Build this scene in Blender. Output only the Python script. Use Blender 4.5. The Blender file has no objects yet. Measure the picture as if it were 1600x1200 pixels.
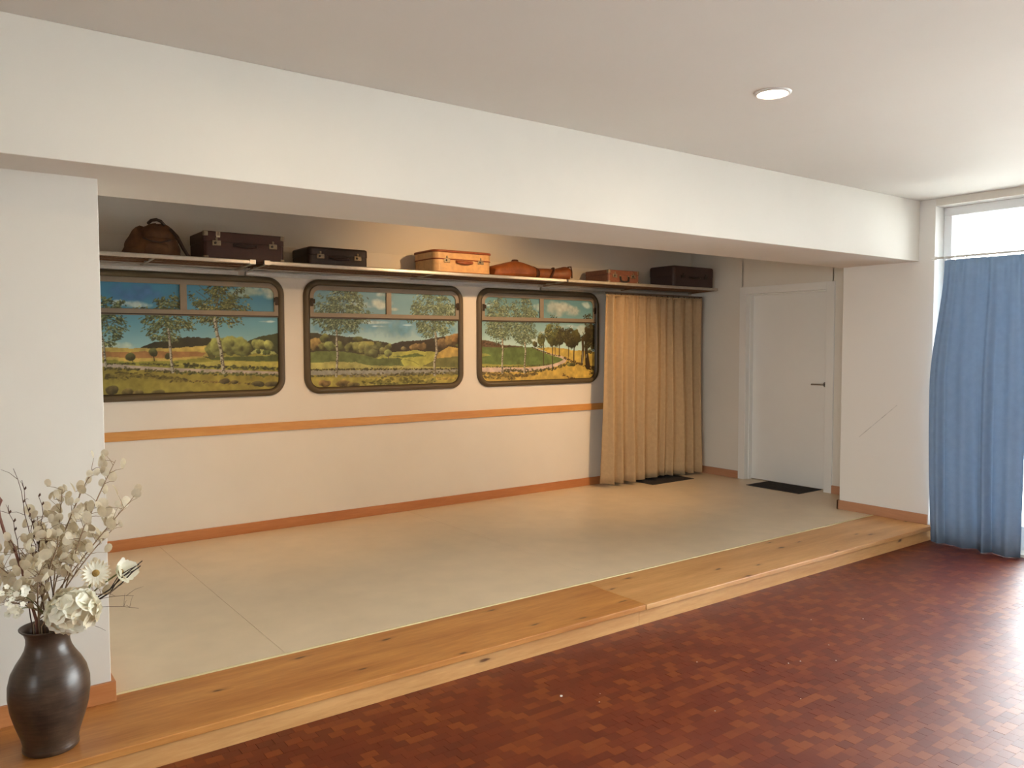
import bpy, bmesh, math, random
import numpy as np
from mathutils import Vector, Matrix, Euler

scene = bpy.context.scene
COL = scene.collection
rnd = random.Random(7)

# ------------------------------------------------------------------ camera
CAM_Z = 1.5766
YAW, TILT, ROLL = 0.6347, -0.0494, -0.0020
cam_data = bpy.data.cameras.new('camera')
cam_data.sensor_width = 36.0
cam_data.lens = 36.0 * 1252.256 / 1600.0
cam_data.clip_start = 0.05
cam = bpy.data.objects.new('camera', cam_data)
COL.objects.link(cam)
_fw = Vector((math.sin(YAW) * math.cos(TILT), math.cos(YAW) * math.cos(TILT), math.sin(TILT)))
_r = Vector((math.cos(YAW), -math.sin(YAW), 0))
_u = _r.cross(_fw)
_r2 = math.cos(ROLL) * _r + math.sin(ROLL) * _u
_u2 = -math.sin(ROLL) * _r + math.cos(ROLL) * _u
M = Matrix.Identity(4)
for i in range(3):
    M[i][0], M[i][1], M[i][2] = _r2[i], _u2[i], -_fw[i]
M[2][3] = CAM_Z
cam.matrix_world = M
scene.camera = cam

# ------------------------------------------------------------------ sky, daylight, exposure
SKY_STRENGTH = 9.0
world = bpy.data.worlds.new('sky')
scene.world = world
world.use_nodes = True
_bg = world.node_tree.nodes['Background']
_bg.inputs['Color'].default_value = (0.93, 0.965, 1.0, 1)
_bg.inputs['Strength'].default_value = SKY_STRENGTH
def portal(loc, rot, sx, sy):
    # sampling guide for the sky light that enters through a window; gives no light of its own
    l = bpy.data.lights.new('window_portal', 'AREA')
    l.shape = 'RECTANGLE'
    l.size, l.size_y = sx, sy
    l.cycles.is_portal = True
    o = bpy.data.objects.new('window_portal', l)
    COL.objects.link(o)
    o.location = loc
    o.rotation_euler = rot
portal((6.80, 0.2, 1.34), (math.radians(90), 0, math.radians(90)), 5.9, 2.66)
portal((-2.77, -0.7, 1.60), (math.radians(90), 0, math.radians(-90)), 3.8, 1.3)  # for the window added in the west wall
LAMP_ROOM = 60.0
scene.view_settings.view_transform = 'Standard'
scene.view_settings.look = 'None'
scene.view_settings.exposure = 1.33
scene.view_settings.gamma = 1.0
scene.view_settings.use_curve_mapping = False

# ------------------------------------------------------------------ dimensions (metres)
S = 0.12                      # stage height
ZC = 2.717                    # room ceiling
ZB = 2.237                    # underside of the header over the stage
YB0, YB1 = 3.284, 3.964       # header front and back
YC = 3.571                    # face of the left wall
XL = 0.585                    # its right edge
YW = 6.1685                   # back wall panel
XD = 7.104                    # wall with the door
XP = 6.489                    # right wall
YP0, YP1 = 3.160, 3.940       # pier at the end of the right wall
ZPANEL = 2.348

# ------------------------------------------------------------------ helpers
def lin(c):
    out = []
    for k in c[:3]:
        k = k / 255.0
        out.append(k / 12.92 if k <= 0.04045 else ((k + 0.055) / 1.055) ** 2.4)
    return tuple(out)

class MB:
    """collects simple shapes, then links them as one mesh object"""
    def __init__(self):
        self.v, self.f = [], []
    def add(self, vs, fs):
        n = len(self.v)
        self.v += [tuple(a) for a in vs]
        self.f += [tuple(i + n for i in q) for q in fs]
        return self
    def box(self, x0, x1, y0, y1, z0, z1):
        vs = [(x, y, z) for z in (z0, z1) for y in (y0, y1) for x in (x0, x1)]
        return self.add(vs, [(0, 2, 3, 1), (4, 5, 7, 6), (0, 1, 5, 4), (2, 6, 7, 3), (0, 4, 6, 2), (1, 3, 7, 5)])
    def tube(self, pts, r, n=8, cap=True):
        pts = [Vector(q) for q in pts]
        rs = r if isinstance(r, (list, tuple)) else [r] * len(pts)
        up = None
        vs, fs = [], []
        for i, q in enumerate(pts):
            t = (pts[min(i + 1, len(pts) - 1)] - pts[max(i - 1, 0)]).normalized()
            if up is None:
                up = Vector((0, 0, 1)) if abs(t.z) < 0.9 else Vector((1, 0, 0))
            a = t.cross(up)
            if a.length < 1e-6:
                a = t.cross(Vector((1, 0.2, 0)))
            a.normalize()
            b = a.cross(t).normalized()
            up = b
            for k in range(n):
                w = 2 * math.pi * k / n
                vs.append(q + rs[i] * (math.cos(w) * a + math.sin(w) * b))
        for i in range(len(pts) - 1):
            for k in range(n):
                k2 = (k + 1) % n
                fs.append((i * n + k, i * n + k2, (i + 1) * n + k2, (i + 1) * n + k))
        if cap:
            fs.append(tuple(range(n))[::-1])
            fs.append(tuple((len(pts) - 1) * n + k for k in range(n)))
        return self.add(vs, fs)
    def lathe(self, prof, c=(0, 0, 0), n=32):
        vs, fs = [], []
        for (r, z) in prof:
            for k in range(n):
                w = 2 * math.pi * k / n
                vs.append((c[0] + r * math.cos(w), c[1] + r * math.sin(w), c[2] + z))
        for i in range(len(prof) - 1):
            for k in range(n):
                k2 = (k + 1) % n
                fs.append((i * n + k, i * n + k2, (i + 1) * n + k2, (i + 1) * n + k))
        return self.add(vs, fs)
    def loft(self, rings, cap=True):
        n = len(rings[0])
        vs = [q for ring in rings for q in ring]
        fs = []
        for i in range(len(rings) - 1):
            for k in range(n):
                k2 = (k + 1) % n
                fs.append((i * n + k, i * n + k2, (i + 1) * n + k2, (i + 1) * n + k))
        if cap:
            fs.append(tuple(range(n))[::-1])
            fs.append(tuple((len(rings) - 1) * n + k for k in range(n)))
        return self.add(vs, fs)
    def grid(self, rows):
        nc = len(rows[0])
        vs = [q for r in rows for q in r]
        fs = [(i * nc + j, i * nc + j + 1, (i + 1) * nc + j + 1, (i + 1) * nc + j)
              for i in range(len(rows) - 1) for j in range(nc - 1)]
        return self.add(vs, fs)
    def mesh(self, name, org=(0, 0, 0), smooth=False, recalc=True):
        me = bpy.data.meshes.new(name)
        me.from_pydata([(a - org[0], b - org[1], c - org[2]) for a, b, c in self.v], [], self.f)
        if recalc:
            bm = bmesh.new()
            bm.from_mesh(me)
            bmesh.ops.recalc_face_normals(bm, faces=bm.faces)
            bm.to_mesh(me)
            bm.free()
        if smooth:
            me.polygons.foreach_set('use_smooth', [True] * len(me.polygons))
        me.update()
        return me
    def build(self, name, mat, parent=None, org=None, smooth=False, bevel=0, seg=2, solid=0, recalc=True):
        if parent is not None:
            org = ORG[parent]
        elif org is None:
            org = (0, 0, 0)
        me = self.mesh(name, org, smooth, recalc)
        o = bpy.data.objects.new(name, me)
        COL.objects.link(o)
        me.materials.append(mat)
        if parent is not None:
            o.parent = parent
        else:
            o.location = org
        ORG[o] = tuple(org)
        if solid:
            m = o.modifiers.new('thickness', 'SOLIDIFY')
            m.thickness = solid
            m.offset = 0
        if bevel:
            m = o.modifiers.new('bevel', 'BEVEL')
            m.width = bevel
            m.segments = seg
            m.limit_method = 'ANGLE'
            m.angle_limit = math.radians(40)
        return o
ORG = {}

def tag(o, label=None, cat=None, group=None, kind=None):
    if label: o['label'] = label
    if cat: o['category'] = cat
    if group: o['group'] = group
    if kind: o['kind'] = kind
    return o

def thing(name, label, cat, loc, group=None):
    o = bpy.data.objects.new(name, None)
    o.empty_display_size = 0.05
    COL.objects.link(o)
    o.location = loc
    ORG[o] = tuple(loc)
    return tag(o, label, cat, group)

def place(me, name, parent, loc, rot=(0, 0, 0), scale=(1, 1, 1)):
    """a child that shares mesh data; loc in world metres"""
    o = bpy.data.objects.new(name, me)
    COL.objects.link(o)
    o.parent = parent
    org = ORG[parent]
    o.location = (loc[0] - org[0], loc[1] - org[1], loc[2] - org[2])
    o.rotation_euler = rot
    o.scale = scale
    return o

# ------------------------------------------------------------------ materials
MATS = {}
def new_mat(name):
    m = bpy.data.materials.new(name)
    m.use_nodes = True
    nt = m.node_tree
    b = nt.nodes['Principled BSDF']
    MATS[name] = m
    return m, nt, b

def N(nt, t, **kw):
    n = nt.nodes.new(t)
    for k, v in kw.items():
        if k in ('operation', 'blend_type', 'data_type', 'feature', 'noise_dimensions', 'voronoi_dimensions', 'attribute_name'):
            setattr(n, k, v)
        else:
            n.inputs[k].default_value = v
    return n

def math_n(nt, op, a, b=None):
    n = nt.nodes.new('ShaderNodeMath')
    n.operation = op
    for i, q in enumerate((a, b)):
        if q is None: continue
        if isinstance(q, (int, float)): n.inputs[i].default_value = q
        else: nt.links.new(q, n.inputs[i])
    return n.outputs[0]

def ramp(nt, fac, stops):
    r = nt.nodes.new('ShaderNodeValToRGB')
    e = r.color_ramp.elements
    while len(e) > 1: e.remove(e[0])
    e[0].position = stops[0][0]; e[0].color = (*stops[0][1], 1)
    for p_, c_ in stops[1:]:
        q = e.new(p_); q.color = (*c_, 1)
    nt.links.new(fac, r.inputs[0])
    return r.outputs[0]

def coords(nt, scale=(1, 1, 1), kind='Object', rot=(0, 0, 0)):
    tc = nt.nodes.new('ShaderNodeTexCoord')
    mp = nt.nodes.new('ShaderNodeMapping')
    mp.inputs['Scale'].default_value = scale
    mp.inputs['Rotation'].default_value = rot
    nt.links.new(tc.outputs[kind], mp.inputs['Vector'])
    return mp.outputs['Vector']

def noise(nt, vec, scale, detail=4, rough=0.55):
    n = N(nt, 'ShaderNodeTexNoise', Scale=scale, Detail=detail, Roughness=rough)
    nt.links.new(vec, n.inputs['Vector'])
    return n.outputs['Fac']

def bump(nt, b, h, strength, dist=0.002):
    n = N(nt, 'ShaderNodeBump', Strength=strength, Distance=dist)
    nt.links.new(h, n.inputs['Height'])
    nt.links.new(n.outputs['Normal'], b.inputs['Normal'])

def plain(name, c, rough=0.6, metal=0.0, var=0.10, scale=14.0, bmp=0.0, bscale=60.0, coat=0.0, trans=0.0, rot=(0, 0, 0), stretch=(1, 1, 1)):
    m, nt, b = new_mat(name)
    v = coords(nt, stretch)
    f = noise(nt, v, scale)
    hi = tuple(min(1, k * (1 + var)) for k in c)
    lo = tuple(k * (1 - var) for k in c)
    nt.links.new(ramp(nt, f, [(0.3, lo), (0.7, hi)]), b.inputs['Base Color'])
    b.inputs['Roughness'].default_value = rough
    b.inputs['Metallic'].default_value = metal
    if coat: b.inputs['Coat Weight'].default_value = coat
    if bmp: bump(nt, b, noise(nt, v, bscale), bmp)
    if trans:
        tr = nt.nodes.new('ShaderNodeBsdfTranslucent')
        nt.links.new(ramp(nt, f, [(0.3, lo), (0.7, hi)]), tr.inputs['Color'])
        mx = N(nt, 'ShaderNodeMixShader', Fac=trans)
        nt.links.new(b.outputs[0], mx.inputs[1])
        nt.links.new(tr.outputs[0], mx.inputs[2])
        nt.links.new(mx.outputs[0], nt.nodes['Material Output'].inputs['Surface'])
    return m

def wood(name, light, dark, axis='X', knots=0.0, rough=0.45, seed=0.0, coat=0.0, plane='XY'):
    m, nt, b = new_mat(name)
    st = {'X': (1.0, 9.0, 9.0), 'Y': (9.0, 1.0, 9.0), 'Z': (9.0, 9.0, 1.0)}[axis]
    v = coords(nt, st)
    add = N(nt, 'ShaderNodeVectorMath', operation='ADD')
    nt.links.new(v, add.inputs[0])
    add.inputs[1].default_value = (seed, seed * 0.7, seed * 1.3)
    v = add.outputs[0]
    f1 = noise(nt, v, 1.1, 6, 0.6)
    f2 = noise(nt, v, 9.0, 3, 0.6)
    f = math_n(nt, 'ADD', math_n(nt, 'MULTIPLY', f1, 0.72), math_n(nt, 'MULTIPLY', f2, 0.28))
    c = ramp(nt, f, [(0.34, dark), (0.50, tuple((p_ + q) / 2 for p_, q in zip(light, dark))), (0.64, light)])
    if knots:
        sx = nt.nodes.new('ShaderNodeSeparateXYZ'); nt.links.new(v, sx.inputs[0])
        mp = nt.nodes.new('ShaderNodeCombineXYZ')
        nt.links.new(math_n(nt, 'MULTIPLY', sx.outputs[0], 1.5), mp.inputs[0])
        nt.links.new(math_n(nt, 'MULTIPLY', sx.outputs[1 if plane == 'XY' else 2], 0.50), mp.inputs[1])
        wv = N(nt, 'ShaderNodeVectorMath', operation='ADD')
        nz = N(nt, 'ShaderNodeTexNoise', Scale=4.0, Detail=2.0)
        nt.links.new(mp.outputs[0], nz.inputs['Vector'])
        sm = N(nt, 'ShaderNodeVectorMath', operation='SCALE', Scale=0.16)
        nt.links.new(nz.outputs['Color'], sm.inputs[0])
        nt.links.new(mp.outputs[0], wv.inputs[0]); nt.links.new(sm.outputs[0], wv.inputs[1])
        vo = N(nt, 'ShaderNodeTexVoronoi', Scale=1.0, voronoi_dimensions='2D')
        nt.links.new(wv.outputs[0], vo.inputs['Vector'])
        k = ramp(nt, vo.outputs['Distance'], [(0.0, (1, 1, 1)), (knots * 0.6, (0.8, 0.8, 0.8)), (knots, (0.22, 0.22, 0.22)), (knots * 2.4, (0, 0, 0))])
        mx = nt.nodes.new('ShaderNodeMix'); mx.data_type = 'RGBA'
        nt.links.new(k, mx.inputs['Factor'])
        nt.links.new(c, mx.inputs['A'])
        mx.inputs['B'].default_value = (dark[0] * 0.16, dark[1] * 0.10, dark[2] * 0.08, 1)
        c = mx.outputs['Result']
    nt.links.new(c, b.inputs['Base Color'])
    b.inputs['Roughness'].default_value = rough
    if coat:
        b.inputs['Coat Weight'].default_value = coat
        b.inputs['Coat Roughness'].default_value = 0.25
    bump(nt, b, f2, 0.12, 0.001)
    return m

def emitter(name, c, s):
    m, nt, b = new_mat(name)
    nt.nodes.remove(b)
    e = N(nt, 'ShaderNodeEmission', Strength=s)
    e.inputs['Color'].default_value = (*c, 1)
    nt.links.new(e.outputs[0], nt.nodes['Material Output'].inputs['Surface'])
    return m

plaster = plain('white_plaster', (0.73, 0.69, 0.62), 0.85, var=0.02, scale=2.2, bmp=0.10, bscale=90)
ceil_m = plain('ceiling_paint', (0.67, 0.63, 0.565), 0.9, var=0.015, scale=1.5, bmp=0.05, bscale=120)
panel_m = plain('cream_panel', (0.80, 0.755, 0.68), 0.6, var=0.03, scale=1.3, bmp=0.04, bscale=50)
door_m = plain('white_lacquer', (0.80, 0.79, 0.76), 0.45, var=0.015, scale=3)
lino = plain('beige_linoleum', lin((222, 204, 176)), 0.34, var=0.05, scale=5, bmp=0.03, bscale=200)
seam_m = plain('seam_filler', lin((150, 96, 66)), 0.6)
edge_m = plain('pale_edging', lin((226, 212, 166)), 0.35, var=0.04)
rubber_line = plain('dark_joint', lin((60, 52, 36)), 0.7)
pine = wood('pine_board', lin((206, 146, 82)), lin((166, 104, 50)), 'X', knots=0.042, rough=0.36, seed=1.7)
pine_b = wood('pine_board_pale_glare', lin((218, 168, 110)), lin((190, 136, 82)), 'X', knots=0.042, rough=0.36, seed=6.1)  # right tread, paled partly to hold window glare in its colour
riser_m = wood('pine_riser', lin((218, 170, 112)), lin((190, 136, 80)), 'X', knots=0.04, rough=0.45, seed=4.2, plane='XZ')
beech = wood('beech_rail', lin((222, 166, 98)), lin((204, 144, 80)), 'X', rough=0.4, seed=9.0)
base_m = wood('baseboard_wood', lin((198, 134, 84)), lin((178, 112, 64)), 'X', rough=0.4, seed=3.0)
base_y = wood('baseboard_wood_side', lin((192, 144, 112)), lin((172, 122, 90)), 'Y', rough=0.4, seed=5.0)
alu = plain('brushed_aluminium', (0.72, 0.71, 0.68), 0.33, 0.85, var=0.05, scale=30)
alu_dull_shaded = plain('dull_shaded_aluminium', (0.46, 0.43, 0.37), 0.5, 0.6, var=0.12, scale=20)  # dull metal parts, also the right rack with shade in its colour
brown_slat = plain('brown_slat', lin((112, 78, 48)), 0.6, var=0.2, scale=30)
steel = plain('satin_steel', (0.46, 0.45, 0.43), 0.35, 0.9, var=0.03)
brass = plain('worn_nickel', (0.30, 0.245, 0.17), 0.48, 0.9, var=0.25, scale=80)
black_m = plain('black_iron', (0.03, 0.028, 0.026), 0.5, 0.3)

# end-grain block floor: a colour for each block cell, from world position
BX, BY = 0.0655, 0.0455
def block_floor_mat():
    m, nt, b = new_mat('end_grain_blocks')
    g = nt.nodes.new('ShaderNodeNewGeometry')
    sp = nt.nodes.new('ShaderNodeSeparateXYZ')
    nt.links.new(g.outputs['Position'], sp.inputs[0])
    row = math_n(nt, 'FLOOR', math_n(nt, 'DIVIDE', sp.outputs[1], BY))
    wn = N(nt, 'ShaderNodeTexWhiteNoise'); wn.noise_dimensions = '1D'
    shift = math_n(nt, 'MULTIPLY', math_n(nt, 'FLOORED_MODULO', math_n(nt, 'MULTIPLY', row, 0.5), 1.0), BX)
    colx = math_n(nt, 'FLOOR', math_n(nt, 'DIVIDE', math_n(nt, 'ADD', sp.outputs[0], shift), BX))
    cb = nt.nodes.new('ShaderNodeCombineXYZ')
    nt.links.new(colx, cb.inputs[0]); nt.links.new(row, cb.inputs[1])
    w2 = N(nt, 'ShaderNodeTexWhiteNoise'); w2.noise_dimensions = '2D'
    nt.links.new(cb.outputs[0], w2.inputs['Vector'])
    big = noise(nt, g.outputs['Position'], 1.6, 3)
    fine = noise(nt, g.outputs['Position'], 220, 2)
    val = math_n(nt, 'ADD', math_n(nt, 'MULTIPLY', w2.outputs['Value'], 0.60),
                 math_n(nt, 'ADD', math_n(nt, 'MULTIPLY', big, 0.55), math_n(nt, 'MULTIPLY', fine, 0.14)))
    c = ramp(nt, val, [(0.15, lin((84, 23, 5))), (0.45, lin((96, 30, 6))), (0.72, lin((106, 38, 9))), (0.92, lin((126, 60, 18)))])
    nt.links.new(c, b.inputs['Base Color'])
    rr = math_n(nt, 'ADD', math_n(nt, 'MULTIPLY', big, 0.14), 0.38)
    nt.links.new(rr, b.inputs['Roughness'])
    b.inputs['Specular IOR Level'].default_value = 0.6
    bump(nt, b, fine, 0.06, 0.001)
    nt.nodes.remove(wn)
    return m
block_m = block_floor_mat()
grout_m = plain('dark_grout', lin((52, 24, 12)), 0.8)

def scuff_mat():
    """plaster with one diagonal pencil-grey scuff"""
    m, nt, b = new_mat('scuffed_plaster')
    g = nt.nodes.new('ShaderNodeNewGeometry')
    sp = nt.nodes.new('ShaderNodeSeparateXYZ')
    nt.links.new(g.outputs['Position'], sp.inputs[0])
    ya = math_n(nt, 'SUBTRACT', sp.outputs[1], 3.768)
    za = math_n(nt, 'SUBTRACT', sp.outputs[2], 0.772)
    dy, dz = -0.745, 0.667
    along = math_n(nt, 'ADD', math_n(nt, 'MULTIPLY', ya, dy), math_n(nt, 'MULTIPLY', za, dz))
    across = math_n(nt, 'ABSOLUTE', math_n(nt, 'ADD', math_n(nt, 'MULTIPLY', ya, -dz), math_n(nt, 'MULTIPLY', za, dy)))
    k = math_n(nt, 'MULTIPLY', math_n(nt, 'LESS_THAN', across, 0.0035),
               math_n(nt, 'MULTIPLY', math_n(nt, 'GREATER_THAN', along, 0.0), math_n(nt, 'LESS_THAN', along, 0.444)))
    nz = noise(nt, g.outputs['Position'], 22, 3)
    k = math_n(nt, 'MULTIPLY', k, math_n(nt, 'MULTIPLY', math_n(nt, 'MULTIPLY', nz, nz), 1.1))
    mx = nt.nodes.new('ShaderNodeMix'); mx.data_type = 'RGBA'
    nt.links.new(k, mx.inputs['Factor'])
    mx.inputs['A'].default_value = (0.79, 0.765, 0.725, 1)  # lighter than the same paint elsewhere, its brighter light put into the colour
    mx.inputs['B'].default_value = (0.20, 0.18, 0.17, 1)
    nt.links.new(mx.outputs['Result'], b.inputs['Base Color'])
    b.inputs['Roughness'].default_value = 0.85
    bump(nt, b, noise(nt, g.outputs['Position'], 90), 0.08)
    return m
scuff_m = scuff_mat()
unseen_wall_dark = plain('dark_unseen_wall', (0.34, 0.26, 0.17), 0.7, var=0.1, scale=6)  # unseen walls coloured dark so they bounce less light

def glass_mat():
    m, nt, b = new_mat('window_glass')
    nt.nodes.remove(b)
    t = nt.nodes.new('ShaderNodeBsdfTransparent')
    t.inputs['Color'].default_value = (0.95, 0.97, 0.96, 1)
    gl = N(nt, 'ShaderNodeBsdfGlossy', Roughness=0.02)
    lw = N(nt, 'ShaderNodeFresnel', IOR=1.45)
    mx = nt.nodes.new('ShaderNodeMixShader')
    nt.links.new(lw.outputs[0], mx.inputs[0])
    nt.links.new(t.outputs[0], mx.inputs[1]); nt.links.new(gl.outputs[0], mx.inputs[2])
    nt.links.new(mx.outputs[0], nt.nodes['Material Output'].inputs['Surface'])
    return m
glass = glass_mat()

# ------------------------------------------------------------------ setting
X_WEST, Y_SOUTH = -2.6, -3.6
def struct(o):
    o['kind'] = 'structure'
    return o

# floor: base slab with end-grain blocks laid on it
floor = struct(MB().box(X_WEST, XP + 0.3, Y_SOUTH, 3.3, -0.20, -0.0035).build('floor', grout_m))
def block_mesh(w, d, h=0.0035):
    a, b_ = w / 2, d / 2
    vs = [(-a, -b_, -h), (a, -b_, -h), (a, b_, -h), (-a, b_, -h), (-a, -b_, 0), (a, -b_, 0), (a, b_, 0), (-a, b_, 0)]
    return vs, [(4, 5, 6, 7), (0, 1, 5, 4), (1, 2, 6, 5), (2, 3, 7, 6), (3, 0, 4, 7)]
def end_gap():
    return rnd.uniform(0.0018, 0.0034) if rnd.random() < 0.14 else rnd.uniform(0.0003, 0.0009)
cells = []
for rw in range(int(Y_SOUTH / BY) + 1, int(3.139 / BY) + 1):
    sh = (0.5 * rw % 1.0) * BX
    y0, y1 = rw * BY, (rw + 1) * BY
    if y1 > 3.140: y1 = 3.140
    if y1 - y0 < 0.01: continue
    for cx in range(int(X_WEST / BX), int(XP / BX) + 2):
        x0 = cx * BX - sh
        x1 = x0 + BX
        if x0 < X_WEST: continue
        x1 = min(x1, XP)
        if x1 - x0 < 0.012: continue
        cells.append((x0, x1, y0, y1))
def in_view(x, y):
    d = Vector((x, y, -CAM_Z))
    cz = d.dot(_fw)
    if cz < 0.1: return False
    px = 800 + 1252.256 * d.dot(_r2) / cz
    py = 600 - 1252.256 * d.dot(_u2) / cz
    return -5 < px < 1605 and py < 1205
vis, rest = [], []
for c_ in cells:
    mx_, my_ = (c_[0] + c_[1]) / 2, (c_[2] + c_[3]) / 2
    (vis if in_view(mx_, my_) else rest).append((mx_ ** 2 + my_ ** 2, c_))
vis.sort()
def tone(): return rnd.uniform(-0.0003, 0.0001)
full_variants = []
for k in range(14):
    g1, g2 = rnd.uniform(0.0002, 0.0005), (rnd.uniform(0.0018, 0.0034) if k < 2 else rnd.uniform(0.0003, 0.0009))
    vs, fs = block_mesh(BX - g2, BY - g1)
    mb = MB(); mb.add(vs, fs)
    me = mb.mesh('floor_block', recalc=False); me.materials.append(block_m)
    full_variants.append(me)
count = 0
field = MB()
for i, (_, c_) in enumerate(vis + rest):
    x0, x1, y0, y1 = c_
    mx_, my_ = (x0 + x1) / 2, (y0 + y1) / 2
    if count < 300 and x1 - x0 > BX * 0.99 and y1 - y0 > BY * 0.99:
        place(full_variants[rnd.randrange(14)], 'floor_block', floor, (mx_ + rnd.uniform(-3e-4, 3e-4), my_, tone()))
        count += 1
    else:
        vs, fs = block_mesh(x1 - x0 - end_gap(), y1 - y0 - rnd.uniform(0.0002, 0.0005))
        dz = tone()
        field.add([(a + mx_, b_ + my_, z + dz) for a, b_, z in vs], fs)
tag(field.build('floor_block_field', block_m, floor, recalc=False), kind='stuff')

# ceiling over room and stage
struct(MB().box(X_WEST, 7.4, Y_SOUTH, 6.4, ZC, ZC + 0.15).build('ceiling', ceil_m))
# header beam over the stage opening
struct(MB().box(X_WEST, XP, YB0, YB1, ZB, ZC).build('wall_header', plaster, bevel=0.003))
# wall left of the stage
struct(MB().box(X_WEST, XL, YC, 6.4, S, ZC).build('wall_left', plaster, bevel=0.003))
# walls behind the photographer; the west one is opened for an added window
WW0, WW1, SZ0, SZ1 = -2.6, 1.2, 0.95, 2.25
struct(MB().box(X_WEST - 0.15, X_WEST, Y_SOUTH, WW0, -0.2, ZC).box(X_WEST - 0.15, X_WEST, WW1, 6.4, -0.2, ZC)
       .box(X_WEST - 0.15, X_WEST, WW0, WW1, -0.2, SZ0).box(X_WEST - 0.15, X_WEST, WW0, WW1, SZ1, ZC).build('wall_west', unseen_wall_dark))
struct(MB().box(X_WEST, XP + 0.3, Y_SOUTH - 0.15, Y_SOUTH, -0.2, ZC).build('wall_south', unseen_wall_dark))
# back wall: plaster above and beside a cream panel that ends under the ceiling
wb = struct(MB().box(XL - 0.1, 7.4, YW + 0.022, YW + 0.20, 0, ZC).build('wall_back', plaster))
MB().box(XL, 5.800, YW, YW + 0.022, S, ZPANEL).build('wall_panel', panel_m, wb, bevel=0.002)
# right wall: pier beside the stage, narrow strips around the window
WY0, WY1, WZ0, WZ1 = -2.75, YP0, 0.02, 2.66
struct(MB().box(XP, 7.4, YP0, YP1, -0.2, ZC).build('wall_right', scuff_m, bevel=0.003))
struct(MB().box(XP, XP + 0.3, Y_SOUTH, WY0, -0.2, ZC)
       .box(XP, XP + 0.3, WY0, YP0, WZ1, ZC)
       .box(XP, XP + 0.3, WY0, YP0, -0.2, WZ0).build('wall_window_side', plaster))
# wall with the door, around its opening; unseen backing added to block light
DY0, DY1, DZ = 4.393, 5.504, 2.18
struct(MB().box(XD, XD + 0.3, YP1 - 0.02, DY0 + 0.03, 0, ZC)
       .box(XD, XD + 0.3, DY1 - 0.03, YW + 0.1, 0, ZC)
       .box(XD, XD + 0.3, DY0 + 0.02, DY1 - 0.02, DZ - 0.03, ZC)
       .box(XD + 0.145, XD + 0.3, DY0 + 0.02, DY1 - 0.02, 0, DZ).build('wall_door_side', plaster))
# unseen pavement outdoors, colour raised as if sunlit to brighten the ceiling
pave = plain('sunlit_tone_pavement', (0.72, 0.72, 0.70), 0.9, var=0.2, scale=3)
struct(MB().box(-30, 40, -40, 30, -0.40, -0.205).build('ground', pave))

# stage deck and its linoleum sheets, two metres wide each
Y_EDGE = 3.636
deck = struct(MB().box(XL - 0.1, XD + 0.25, Y_EDGE - 0.02, YW + 0.02, 0, S - 0.004).build('floor_stage', seam_m))
for a, b_ in ((XL, 1.343), (1.343, 3.385), (3.385, 5.430), (5.430, XD)):
    MB().box(a + 0.001, b_ - 0.001, Y_EDGE, YW, S - 0.004, S).build('linoleum_sheet', lino, deck)
MB().box(XD, XD + 0.11, DY0 + 0.08, DY1 - 0.08, S - 0.004, S).build('linoleum_sheet', lino, deck)
# pale edging strip between linoleum and tread
tr = struct(MB().box(XL, XP, Y_EDGE - 0.020, Y_EDGE - 0.005, S - 0.01, S + 0.0035).build('trim_1', edge_m, bevel=0.0015))
MB().box(XL, XP, Y_EDGE - 0.0045, Y_EDGE + 0.001, S - 0.01, S + 0.0008).build('joint', rubber_line, tr)

# wooden step along the stage edge
step = thing('stage_step', 'long knotty pine step with overhanging tread along the front of the stage', 'step', (3.2, 3.14, 0))
YT0, YT1 = 3.115, Y_EDGE - 0.021
XJ = 3.222
MB().box(X_WEST + 0.8, XJ - 0.0015, YT0, YT1, S - 0.030, S).build('tread', pine, step, bevel=0.004, seg=3)
MB().box(XJ + 0.0015, XP - 0.002, YT0 - 0.004, YT1, S - 0.030, S).build('tread', pine_b, step, bevel=0.004, seg=3)
MB().box(X_WEST + 0.8, 3.193, 3.140, 3.162, 0, S - 0.0305).build('riser', riser_m, step)
MB().box(3.195, XP - 0.003, 3.140, 3.162, 0, S - 0.0305).build('riser', riser_m, step)
MB().box(X_WEST + 0.8, XP - 0.003, 3.163, YT1, 0, S - 0.031).build('step_core', rubber_line, step)

# baseboards
HB = 0.080
struct(MB().box(XL + 0.002, 5.798, YW - 0.016, YW, S, S + HB).build('baseboard_back', base_m, bevel=0.003))
struct(MB().box(X_WEST, XL + 0.016, YC - 0.016, YC, S, S + HB + 0.002)
       .box(XL, XL + 0.016, YC, Y_EDGE + 0.6, S, S + HB + 0.002).build('baseboard_left', base_m, bevel=0.002))
struct(MB().box(XP - 0.016, XP, YP0 + 0.005, YP1 + 0.016, S, S + HB)
       .box(XP - 0.016, XD, YP1, YP1 + 0.016, S, S + HB).build('baseboard_right', base_y, bevel=0.002))
struct(MB().box(XD - 0.016, XD, YP1 + 0.02, DY0, S, S + HB)
       .box(XD - 0.016, XD, DY1, YW, S, S + HB).build('baseboard_door_wall', base_y, bevel=0.002))
# wooden rail along the back wall
struct(MB().box(XL + 0.002, 5.798, YW - 0.014, YW, 0.899, 0.966).build('trim_2', beech, bevel=0.003))

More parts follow.
